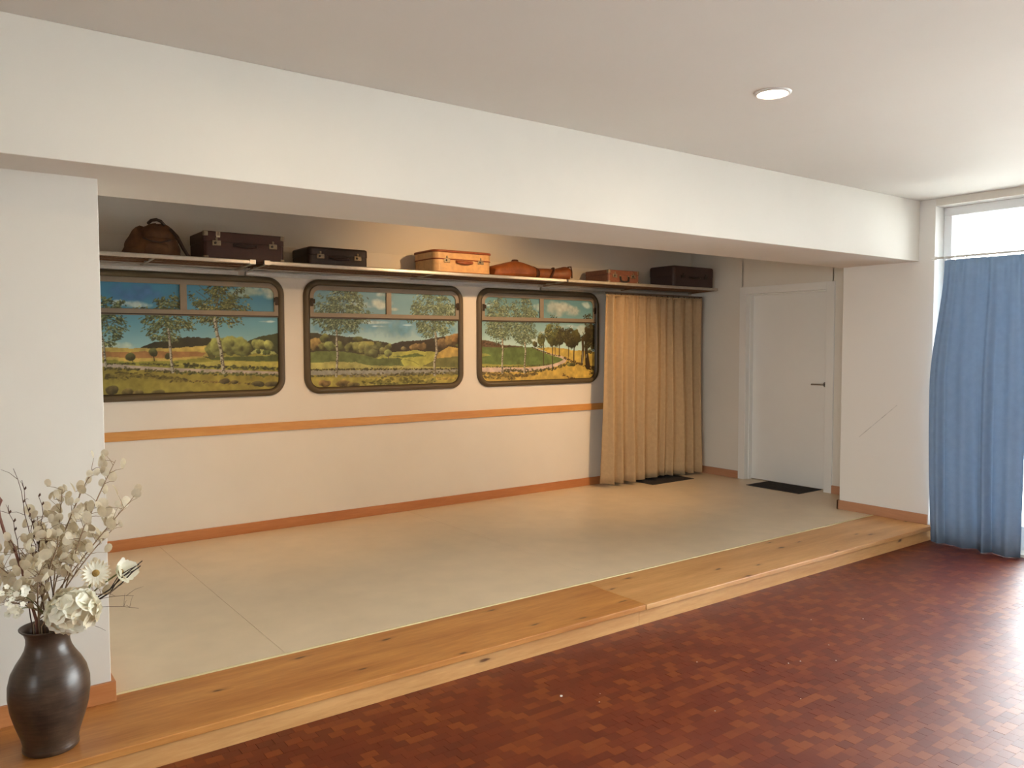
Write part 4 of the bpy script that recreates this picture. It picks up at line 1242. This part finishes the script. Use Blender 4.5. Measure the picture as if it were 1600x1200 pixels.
MB().grid(curtain_rows((5.57, 5.955), (7.005, 5.955), 0.158, 2.074, 3, 10, 0.105, 0.045, flare=(0.045, 0.0), gather=0.012, wav=0.006)).build('curtain_cloth', beige_cloth, cur, smooth=True, solid=0.003, recalc=False)
MB().grid(curtain_rows((5.565, 5.955), (7.005, 5.955), 2.058, 2.079, 4, 34, 0.020, 0.020, nu=300, nz=2)).build('heading_tape', beige_cloth, cur, smooth=True, solid=0.006, recalc=False)
trk = thing('curtain_track', 'thin dark curtain track fixed under the right luggage rack', 'curtain track', (6.28, 5.96, 2.1))
MB().box(5.56, 7.01, 5.945, 5.968, 2.086, 2.100).build('track', plain('brown_track', lin((96, 74, 52)), 0.5), trk, bevel=0.002)
MB().box(5.60, 5.62, 5.95, YW - 0.001, 2.088, 2.098).build('track_bracket', alu_dull_shaded, trk)
MB().box(6.96, 6.98, 5.95, YW - 0.001, 2.088, 2.098).build('track_bracket', alu_dull_shaded, trk)
for k in range(17):
    x = 5.60 + k * 0.086
    MB().tube([(x, 5.955, 2.090), (x, 5.955, 2.078)], 0.006, 6).build('glider', black_m, trk)

blue_cloth = plain('slate_blue_cloth', lin((136, 154, 174)), 0.8, var=0.04, scale=24, bmp=0.12, bscale=400, trans=0.35)  # colour lifted to include the veil of window glare
bc = thing('window_curtain', 'floor length slate blue curtain drawn beside the bright window', 'curtain', (6.42, 2.79, 0))
MB().grid(curtain_rows((6.415, 3.052), (6.415, 2.478), 0.006, 2.222, 8, 4, 0.060, 0.020, flare=(0.095, 0.02), gather=0.004, nu=200, fh=0.45, drop=0.36)).build('curtain_cloth', blue_cloth, bc, smooth=True, solid=0.003, recalc=False)
rod = thing('curtain_rod', 'white curtain rod with end bracket above the blue curtain', 'curtain rod', (6.415, 0.2, 2.24))
white_metal = plain('white_rod', (0.78, 0.78, 0.77), 0.35, var=0.02)
MB().tube([(6.415, 3.105, 2.243), (6.415, WY0, 2.243)], 0.009, 12).build('rod', white_metal, rod, smooth=True)
MB().tube([(6.415, 3.118, 2.243), (6.415, 3.100, 2.243)], 0.016, 12).build('end_cap', white_metal, rod, smooth=True)
for yb in (3.085, 1.0, -1.2):
    MB().tube([(6.415, yb, 2.243), (6.46, yb, 2.243), (XP + 0.20, yb, 2.243)] if yb < 3 else [(6.415, yb, 2.243), (6.43, yb + 0.02, 2.243), (XP - 0.02, YP0 + 0.012, 2.243), (XP + 0.002, YP0 + 0.012, 2.243)], 0.006, 8).build('bracket', white_metal, rod, smooth=True)
for k in range(8):
    y = 2.515 + k * 0.075
    MB().tube([(6.415 + 0.016 * math.cos(a / 12 * 6.283), y, 2.234 + 0.018 * math.sin(a / 12 * 6.283)) for a in range(13)], 0.0025, 5, cap=False).build('curtain_ring', white_metal, rod, smooth=True)

# ------------------------------------------------------------------ door mats
def doormat(x0, x1, y0, y1, label, rotz=0):
    t = thing('doormat', label, 'doormat', ((x0 + x1) / 2, (y0 + y1) / 2, S), 'doormats on the stage')
    MB().box(x0, x1, y0, y1, S, S + 0.005).build('rubber_border', plain('mat_rubber', (0.018, 0.018, 0.018), 0.7), t, bevel=0.002)
    rg = random.Random(5)
    mb = MB()
    nx_, ny_ = int((x1 - x0 - 0.03) / 0.012), int((y1 - y0 - 0.03) / 0.012)
    for i in range(nx_):
        for j in range(ny_):
            x = x0 + 0.018 + i * 0.012; y = y0 + 0.018 + j * 0.012
            mb.add([(x - .005, y - .005, S + .004), (x + .005, y - .005, S + .004), (x + .005, y + .005, S + .004), (x - .005, y + .005, S + .004), (x + rg.uniform(-.002, .002), y, S + .0095)],
                   [(0, 1, 4), (1, 2, 4), (2, 3, 4), (3, 0, 4)])
    tag(mb.build('pile', plain('charcoal_pile', lin((58, 54, 52)), 0.95, var=0.3, scale=60), t, recalc=False), kind='stuff')
    t.rotation_euler = (0, 0, rotz)
doormat(6.815, 7.195, 4.560, 5.185, 'charcoal doormat lying in front of the white door')
doormat(6.05, 6.69, 5.765, 6.14, 'charcoal doormat lying half under the beige curtain')

# ------------------------------------------------------------------ vase and dried flowers
def vase_mat():
    m, nt, b = new_mat('dark_brown_glaze')
    v = coords(nt, (1, 1, 1))
    f = noise(nt, v, 9, 5, 0.6)
    g = noise(nt, coords(nt, (1, 1, 9)), 14, 3)
    val = math_n(nt, 'ADD', math_n(nt, 'MULTIPLY', f, 0.65), math_n(nt, 'MULTIPLY', g, 0.35))
    nt.links.new(ramp(nt, val, [(0.32, lin((44, 34, 28))), (0.55, lin((74, 58, 46))), (0.75, lin((98, 80, 62)))]), b.inputs['Base Color'])
    b.inputs['Roughness'].default_value = 0.33
    bump(nt, b, g, 0.18, 0.003)
    return m
VX, VY = 0.336, 3.285
vase = thing('vase', 'big bellied dark brown glazed vase standing on the wooden step', 'vase', (VX, VY, S))
prof = [(0.0, 0.0), (0.082, 0.0), (0.088, 0.006), (0.088, 0.018), (0.086, 0.026), (0.092, 0.055), (0.108, 0.105), (0.121, 0.155), (0.127, 0.205), (0.126, 0.245), (0.117, 0.285), (0.101, 0.318), (0.084, 0.345), (0.073, 0.368), (0.068, 0.390), (0.068, 0.410), (0.074, 0.428), (0.087, 0.442),
        (0.088, 0.446), (0.083, 0.446), (0.070, 0.430), (0.062, 0.410), (0.062, 0.36), (0.05, 0.34), (0.0, 0.34)]
MB().lathe([(r * 1.04, z) for r, z in prof], (VX, VY, S), 56).build('vase_body', vase_mat(), vase, smooth=True)

MOUTH = Vector((VX, VY, S + 0.44))
BASE = Vector((VX, VY, S + 0.35))
twig_m = plain('dark_twig', lin((92, 66, 52)), 0.8, var=0.25, scale=60)
black_twig = plain('blackish_twig', lin((48, 36, 30)), 0.75, var=0.2)
straw_m = plain('straw_stem', lin((150, 126, 98)), 0.8, var=0.2, scale=60)
pod_m = plain('papery_pod', lin((226, 216, 192)), 0.55, var=0.14, scale=30, trans=0.45)
pod2_m = plain('greyish_pod', lin((204, 190, 160)), 0.6, var=0.16, scale=30, trans=0.40)
cream_m = plain('cream_petal', lin((250, 248, 232)), 0.6, var=0.04, scale=20, trans=0.25)
ivory_m = plain('ivory_petal', lin((232, 220, 192)), 0.6, var=0.06, scale=20, trans=0.25)
green_m = plain('olive_stem', lin((112, 116, 66)), 0.7, var=0.2)
heart_m = plain('mustard_heart', lin((150, 120, 58)), 0.8, var=0.3, scale=200)

def bez(a, b, c, n=12):
    a, b, c = Vector(a), Vector(b), Vector(c)
    return [((1 - t) ** 2) * a + 2 * t * (1 - t) * b + t * t * c for t in [k / n for k in range(n + 1)]]
def start(k):
    a = k * 2.399
    r = 0.018 + 0.034 * ((k * 7) % 10) / 10
    return Vector((VX + r * math.cos(a) * 0.9, VY + r * math.sin(a) * 0.9, S + 0.345))
def disc_mesh(name, mat, a=0.020, b=0.026, n=10, dome=0.004):
    vs = [(0, 0, dome)]
    for k in range(n):
        w = 2 * math.pi * k / n
        vs.append((a * math.cos(w), b * math.sin(w) + b, 0.002 * math.cos(2 * w)))
    vs[0] = (0, b, dome)
    me = MB().add(vs, [(0, 1 + k, 1 + (k + 1) % n) for k in range(n)]).mesh(name, smooth=True, recalc=False)
    me.materials.append(mat)
    return me
pods = [disc_mesh('seed_pod', pod_m), disc_mesh('seed_pod', pod2_m, 0.017, 0.024), disc_mesh('seed_pod', pod_m, 0.022, 0.022)]
sk = [0]
def stem_path(tip, bend=0.0):
    sk[0] += 1
    s = start(sk[0])
    tip = Vector(tip)
    m = Vector((MOUTH.x + (s.x - VX) * 1.1, MOUTH.y + (s.y - VY) * 1.1, S + 0.46))
    mid = (m + tip) / 2 + Vector((bend, 0.02 * math.sin(sk[0]), 0.05))
    return [s] + bez(m, mid, tip, 12)
G_DRY = 'dried flowers and twigs in the brown vase'
def pod_branch(tip, n, label, rg, spread=0.07, start_t=0.35, name='honesty_branch'):
    pts = stem_path(tip, rg.uniform(-0.02, 0.02))
    t = thing(name, label, 'dried flower', tuple(pts[0]), G_DRY)
    mb = MB().tube(pts, [0.0024] * (len(pts) - 3) + [0.0018, 0.0014, 0.0009], 5)
    ends = []
    n = int(n * 1.45)
    for k in range(n):
        q = start_t + (1 - start_t) * (k + rg.random()) / n
        i = min(len(pts) - 2, int(q * (len(pts) - 1)))
        p_ = pts[i].lerp(pts[i + 1], q * (len(pts) - 1) - i)
        e = p_ + Vector((rg.gauss(0, 1), rg.gauss(0, 0.8), rg.uniform(-0.2, 1.0))).normalized() * rg.uniform(0.4, 1.0) * spread
        mb.tube([p_, p_.lerp(e, 0.5) + Vector((0, 0, 0.004)), e], [0.0011, 0.0009, 0.0007], 4)
        ends.append(e)
    mb.build('stem', straw_m, t, smooth=True)
    for e in ends:
        place(pods[rg.randrange(3)], 'seed_pod', t, e, (rg.uniform(0.9, 2.2), rg.uniform(-0.6, 0.6), rg.uniform(-1.2, 1.2)), (rg.uniform(0.55, 0.95),) * 3)
def twig(tip, r, mat, label, rg, wig=0.012, forks=3, name='twig', bend=0.0):
    pts = stem_path(tip, bend)
    pts = [pts[0]] + [p_ + Vector((rg.gauss(0, wig * 0.4), rg.gauss(0, wig * 0.3), 0)) * (i / len(pts)) for i, p_ in enumerate(pts[1:])]
    t = thing(name, label, 'twig', tuple(pts[0]), G_DRY)
    n = len(pts)
    MB().tube(pts, [r * (1 - 0.7 * i / n) for i in range(n)], 5).build('stem', mat, t, smooth=True)
    for k in range(forks):
        i = rg.randrange(n // 2, n - 1)
        p_ = pts[i]
        e = p_ + Vector((rg.gauss(0, .03), rg.gauss(0, .02), rg.uniform(0.0, .05)))
        MB().tube([p_, p_.lerp(e, .5) + Vector((0, 0, .006)), e], [r * .4, r * .3, r * .15], 4).build('side_shoot', mat, t, smooth=True)
    return t, pts
rg = random.Random(21)
branches = [
    ((0.500, 3.30, 1.120), 15, 'tall pale honesty branch rising just left of the wall edge'),
    ((0.570, 3.26, 1.150), 13, 'tallest pale honesty branch, crossing the wall edge to the right'),
    ((0.400, 3.32, 1.050), 16, 'pale honesty branch between the tall branch and the bare twigs'),
    ((0.610, 3.22, 1.000), 16, 'pale honesty branch leaning right over the cream wall'),
    ((0.470, 3.20, 0.980), 17, 'pale honesty branch above the white gerbera'),
    ((0.320, 3.33, 0.960), 17, 'greyish honesty branch behind the bare twigs'),
    ((0.590, 3.33, 0.900), 15, 'pale honesty branch at right above the open cream bloom'),
    ((0.250, 3.20, 0.880), 17, 'greyish honesty branch leaning left in front of the bare twigs'),
    ((0.370, 3.15, 0.900), 17, 'greyish honesty branch in the middle of the bouquet, in front'),
    ((0.180, 3.28, 0.820), 15, 'greyish honesty branch at the left edge of the bouquet'),
    ((0.430, 3.36, 0.860), 16, 'greyish honesty branch at the back of the bouquet'),
    ((0.300, 3.13, 0.800), 15, 'short greyish honesty branch left above the hydrangea'),
    ((0.190, 3.20, 0.700), 13, 'low honesty branch drooping left over the vase rim'),
    ((0.520, 3.16, 0.680), 11, 'low honesty branch right of the hydrangea'),
]
for tip, n, lab in branches:
    pod_branch(tip, n, lab, rg, spread=0.065 if tip[2] > 0.95 else 0.075, start_t=0.42)
for tip, r, lab in [((0.247, 3.25, 1.150), 0.0024, 'tallest bare dark twig on the left of the bouquet'),
                    ((0.272, 3.30, 1.100), 0.0024, 'bare dark twig just right of the tallest bare twig'),
                    ((0.225, 3.22, 1.030), 0.0024, 'bare dark twig leaning left below the tallest bare twig'),
                    ((0.318, 3.27, 1.040), 0.0026, 'budded dark twig, rightmost of the bare twigs'),
                    ((0.283, 3.20, 0.985), 0.0024, 'short budded dark twig among the bare twigs')]:
    t, pts = twig(tip, r, twig_m, lab, rg)
    for k in range(6):
        p_ = pts[rg.randrange(6, len(pts))]
        MB().tube([p_, p_ + Vector((0.004, 0, 0.006)), p_ + Vector((0.005, 0, 0.012))], [0.0022, 0.004, 0.0008], 6).build('bud', twig_m, t, smooth=True)
# curly hazel at the far left
s0 = Vector((VX - 0.03, VY, S + 0.345))
cz = [s0, Vector((0.30, 3.27, 0.60)), Vector((0.262, 3.25, 0.78)), Vector((0.240, 3.25, 0.87)), Vector((0.212, 3.24, 0.93)), Vector((0.200, 3.24, 0.985)), Vector((0.196, 3.24, 1.02)), Vector((0.206, 3.24, 1.045)), Vector((0.198, 3.24, 1.060)), Vector((0.180, 3.24, 1.055))]
t = thing('curly_twig', 'thick reddish curly hazel twig at the left edge of the picture', 'twig', tuple(s0), G_DRY)
MB().tube(cz, [0.005, 0.005, 0.005, 0.0048, 0.0046, 0.0045, 0.0044, 0.004, 0.0036, 0.003], 8).build('stem', plain('reddish_twig', lin((128, 86, 70)), 0.7), t, smooth=True)
# black curved twigs at the right
for k, (tip, lab) in enumerate([((0.640, 3.20, 0.772), 'black curved twig reaching furthest right, upper one'), ((0.628, 3.17, 0.762), 'black curved twig reaching right, lower one')]):
    pts = [start(40 + k), Vector((0.40, 3.24, 0.58)), Vector((0.47, 3.20, 0.655 - 0.01 * k)), Vector((0.525, 3.18, 0.690 - 0.012 * k)), Vector((0.565, 3.17, 0.730 - 0.02 * k)), Vector((0.600, 3.18, 0.752 - 0.012 * k)), Vector(tip)]
    t = thing('curved_twig', lab, 'twig', tuple(pts[0]), G_DRY)
    MB().tube(pts, [0.003, 0.003, 0.003, 0.0028, 0.0025, 0.0022, 0.002], 6).build('stem', black_twig, t, smooth=True)
    MB().tube([pts[3], pts[3] + Vector((0.03, 0, 0.045)), pts[3] + Vector((0.065, 0, 0.062)), pts[3] + Vector((0.10, 0, 0.075))], [0.0022, 0.002, 0.0018, 0.0012], 5).build('side_shoot', black_twig, t, smooth=True)
for tip, lab in [((0.622, 3.19, 0.600), 'thin reddish twig sticking out low to the right'), ((0.610, 3.22, 0.640), 'thin reddish twig just above the lowest one on the right'), ((0.500, 3.12, 0.560), 'short thin twig hanging below the hydrangea')]:
    twig(tip, 0.0016, twig_m, lab, rg, forks=4)

# hydrangea head
def petal_mesh(name, mat, L, W, cup=0.15, n=5, tipw=0.5):
    rows = []
    for i in range(n + 1):
        t = i / n
        w = W * (math.sin(math.pi * min(1, 0.12 + 0.80 * t)) ** 0.8) * (1 if t < 1 else tipw)
        rows.append([(-w, L * t, cup * L * (t * t) + 0.14 * W), (-w * 0.5, L * t, cup * L * t * t + 0.02 * W), (0, L * t * 1.02, cup * L * t * t), (w * 0.5, L * t, cup * L * t * t + 0.02 * W), (w, L * t, cup * L * t * t + 0.14 * W)])
    me = MB().grid(rows).mesh(name, smooth=True, recalc=False)
    me.materials.append(mat)
    return me
def floret_mesh(mat):
    mb = MB()
    for q in range(4):
        a = q * math.pi / 2
        ca, sa = math.cos(a), math.sin(a)
        rows = []
        for i in range(5):
            tt = i / 4
            w = 0.0155 * math.sin(math.pi * (0.14 + 0.68 * tt)) ** 0.8
            rows.append([(x * ca - (0.024 * tt) * sa, x * sa + (0.024 * tt) * ca, 0.006 * tt * tt + abs(x) * 0.25) for x in (-w, 0, w)])
        mb.grid(rows)
    me = mb.mesh('floret', smooth=True, recalc=False); me.materials.append(mat)
    return me
def aim(nrm, roll):
    q = Vector(nrm).to_track_quat('Z', 'Y')
    return (q.to_matrix() @ Matrix.Rotation(roll, 3, 'Z')).to_euler()
hc = Vector((0.402, 3.165, 0.640))
s_ = start(50)
hyd = thing('hydrangea', 'large round white hydrangea head drooping over the vase rim', 'flower', tuple(s_), G_DRY)
MB().tube([s_, Vector((VX + 0.03, VY - 0.06, S + 0.46)), Vector((0.385, 3.21, 0.60)), hc], 0.004, 6).build('stem', green_m, hyd, smooth=True)
MB().lathe([(0.0, -0.045), (0.035, -0.035), (0.052, 0.0), (0.038, 0.035), (0.0, 0.045)], hc, 16).build('core', ivory_m, hyd, smooth=True)
fl = [floret_mesh(cream_m), floret_mesh(ivory_m)]
nfl = 46
for k in range(nfl):
    z = 1 - 2 * (k + 0.5) / nfl
    a = k * 2.39996
    r = math.sqrt(max(0, 1 - z * z))
    nrm = Vector((r * math.cos(a), r * math.sin(a), z))
    p_ = hc + Vector((nrm.x * 0.072, nrm.y * 0.060, nrm.z * 0.060)) * rg.uniform(0.94, 1.08)
    place(fl[0 if rg.random() < 0.75 else 1], 'floret', hyd, p_, aim(nrm + Vector((rg.gauss(0, .15), rg.gauss(0, .15), rg.gauss(0, .15))), rg.uniform(0, 1.57)), (rg.uniform(1.15, 1.5),) * 3)

# gerbera
gc = Vector((0.476, 3.150, 0.765))
s_ = start(53)
ger = thing('gerbera', 'white gerbera with mustard heart facing the room, above the hydrangea', 'flower', tuple(s_), G_DRY)
gn = Vector((-0.12, -0.9, 0.35)).normalized()
MB().tube([s_, Vector((VX + 0.04, VY - 0.03, S + 0.46)), Vector((0.45, 3.20, 0.68)), gc - gn * 0.006], 0.003, 6).build('stem', green_m, ger, smooth=True)
gm = gn.to_track_quat('Z', 'Y').to_matrix()
pet = [petal_mesh('petal', ivory_m, 0.040, 0.0062, 0.10), petal_mesh('petal', cream_m, 0.034, 0.0055, 0.30)]
for ringi, (n_, r0, kk) in enumerate(((22, 0.010, 0), (18, 0.009, 1))):
    for k in range(n_):
        a = 2 * math.pi * (k + 0.5 * ringi) / n_
        loc = gc + gm @ Vector((-r0 * math.sin(a), r0 * math.cos(a), 0.002 * ringi))
        place(pet[kk], 'petal', ger, loc, (gm @ Matrix.Rotation(a, 3, 'Z') @ Matrix.Rotation(rg.uniform(-0.1, 0.12), 3, 'X')).to_euler())
hb = MB().lathe([(0.0, 0.009), (0.007, 0.008), (0.012, 0.004), (0.0135, 0.0), (0.0, -0.004)], n=20)
hb.v = [tuple(gc + gm @ Vector(q)) for q in hb.v]
hb.build('flower_heart', heart_m, ger, smooth=True)

# open cream bloom at right
bcn = Vector((0.560, 3.190, 0.745))
s_ = start(56)
blm = thing('cream_bloom', 'open papery cream bloom at the right edge of the bouquet', 'flower', tuple(s_), G_DRY)
bn = Vector((0.55, -0.65, 0.35)).normalized(); bmx = bn.to_track_quat('Z', 'Y').to_matrix()
MB().tube([s_, Vector((VX + 0.05, VY, S + 0.46)), Vector((0.50, 3.24, 0.69)), bcn], 0.003, 6).build('stem', green_m, blm, smooth=True)
bp = petal_mesh('petal', cream_m, 0.058, 0.026, 0.35, tipw=0.7)
for k in range(9):
    a = 2 * math.pi * k / 9 + rg.uniform(-0.15, 0.15)
    place(bp, 'petal', blm, bcn, (bmx @ Matrix.Rotation(a, 3, 'Z') @ Matrix.Rotation(rg.uniform(0.1, 0.6), 3, 'X')).to_euler(), (rg.uniform(0.8, 1.1),) * 3)
hb = MB().lathe([(0.0, 0.016), (0.008, 0.012), (0.010, 0.0), (0.0, -0.004)], n=14)
hb.v = [tuple(bcn + bmx @ Vector(q)) for q in hb.v]
hb.build('flower_heart', heart_m, blm, smooth=True)

# small white filler flowers at left
def small_flower_mesh():
    mb = MB()
    for k in range(5):
        a = 2 * math.pi * k / 5
        ca, sa = math.cos(a), math.sin(a)
        rows = []
        for i in range(4):
            tt = i / 3
            w = 0.0045 * math.sin(math.pi * (0.15 + 0.65 * tt))
            rows.append([(x * ca - 0.010 * tt * sa, x * sa + 0.010 * tt * ca, 0.002 * tt) for x in (-w, w)])
        mb.grid(rows)
    me = mb.mesh('small_flower', smooth=True, recalc=False); me.materials.append(cream_m)
    return me
sf = small_flower_mesh()
for tip, lab in (((0.232, 3.17, 0.735), 'spray of tiny white flowers at the left edge, upper one'), ((0.222, 3.15, 0.680), 'spray of tiny white flowers at the left edge, lower one')):
    pts = stem_path(tip)
    t = thing('flower_spray', lab, 'flower', tuple(pts[0]), G_DRY)
    mb = MB().tube(pts, 0.0018, 5)
    ee = []
    for k in range(14):
        e = Vector(tip) + Vector((rg.gauss(0, 0.026), rg.gauss(0, 0.018), rg.gauss(0.004, 0.016)))
        mb.tube([pts[-2], pts[-2].lerp(e, 0.6), e], 0.0008, 4)
        ee.append(e)
    mb.build('stem', green_m, t, smooth=True)
    for e in ee:
        place(sf, 'small_flower', t, e, aim((rg.gauss(0, .3), -0.8, rg.gauss(0.5, .3)), rg.uniform(0, 3)), (rg.uniform(0.9, 1.3),) * 3)

# ------------------------------------------------------------------ small things
hook = thing('wall_hook', 'tiny dark hook under the header at the left stage corner', 'hook', (XL, 4.02, 2.21))
MB().box(XL, XL + 0.010, 4.00, 4.04, 2.19, 2.225).build('hook_plate', alu_dull_shaded, hook, bevel=0.002)
MB().tube([(XL + 0.01, 4.02, 2.215), (XL + 0.04, 4.02, 2.212), (XL + 0.052, 4.02, 2.224), (XL + 0.05, 4.02, 2.234)], 0.004, 6).build('hook_arm', alu_dull_shaded, hook, smooth=True)

crumb_m = plain('white_crumb', (0.8, 0.78, 0.74), 0.7)
for k, (x, y, s) in enumerate([(2.262, 2.705, 0.0070), (2.42, 2.62, 0.003), (2.36, 2.56, 0.003), (3.05, 2.60, 0.0035), (3.40, 2.32, 0.0045), (3.47, 2.30, 0.004), (3.62, 2.20, 0.004), (3.78, 2.34, 0.0035), (4.30, 2.45, 0.004), (4.05, 2.62, 0.0035), (3.10, 2.05, 0.003), (2.70, 2.20, 0.003)]):
    r_ = random.Random(k)
    vs = [(x + s * r_.uniform(0.6, 1.2) * math.cos(a * 1.2566), y + s * r_.uniform(0.6, 1.2) * math.sin(a * 1.2566), z) for z in (0.0, s * 0.7) for a in range(5)]
    mb = MB().add(vs, [(4, 3, 2, 1, 0), (5, 6, 7, 8, 9)] + [(a, (a + 1) % 5, 5 + (a + 1) % 5, 5 + a) for a in range(5)])
    lab = 'white paper scrap on the block floor below the step, largest speck' if k == 0 else 'tiny white crumb lying on the brown block floor'
    tag(mb.build('paper_crumb', crumb_m, org=(x, y, 0), bevel=s * 0.15, seg=1), lab, 'crumb', 'white crumbs on the block floor')
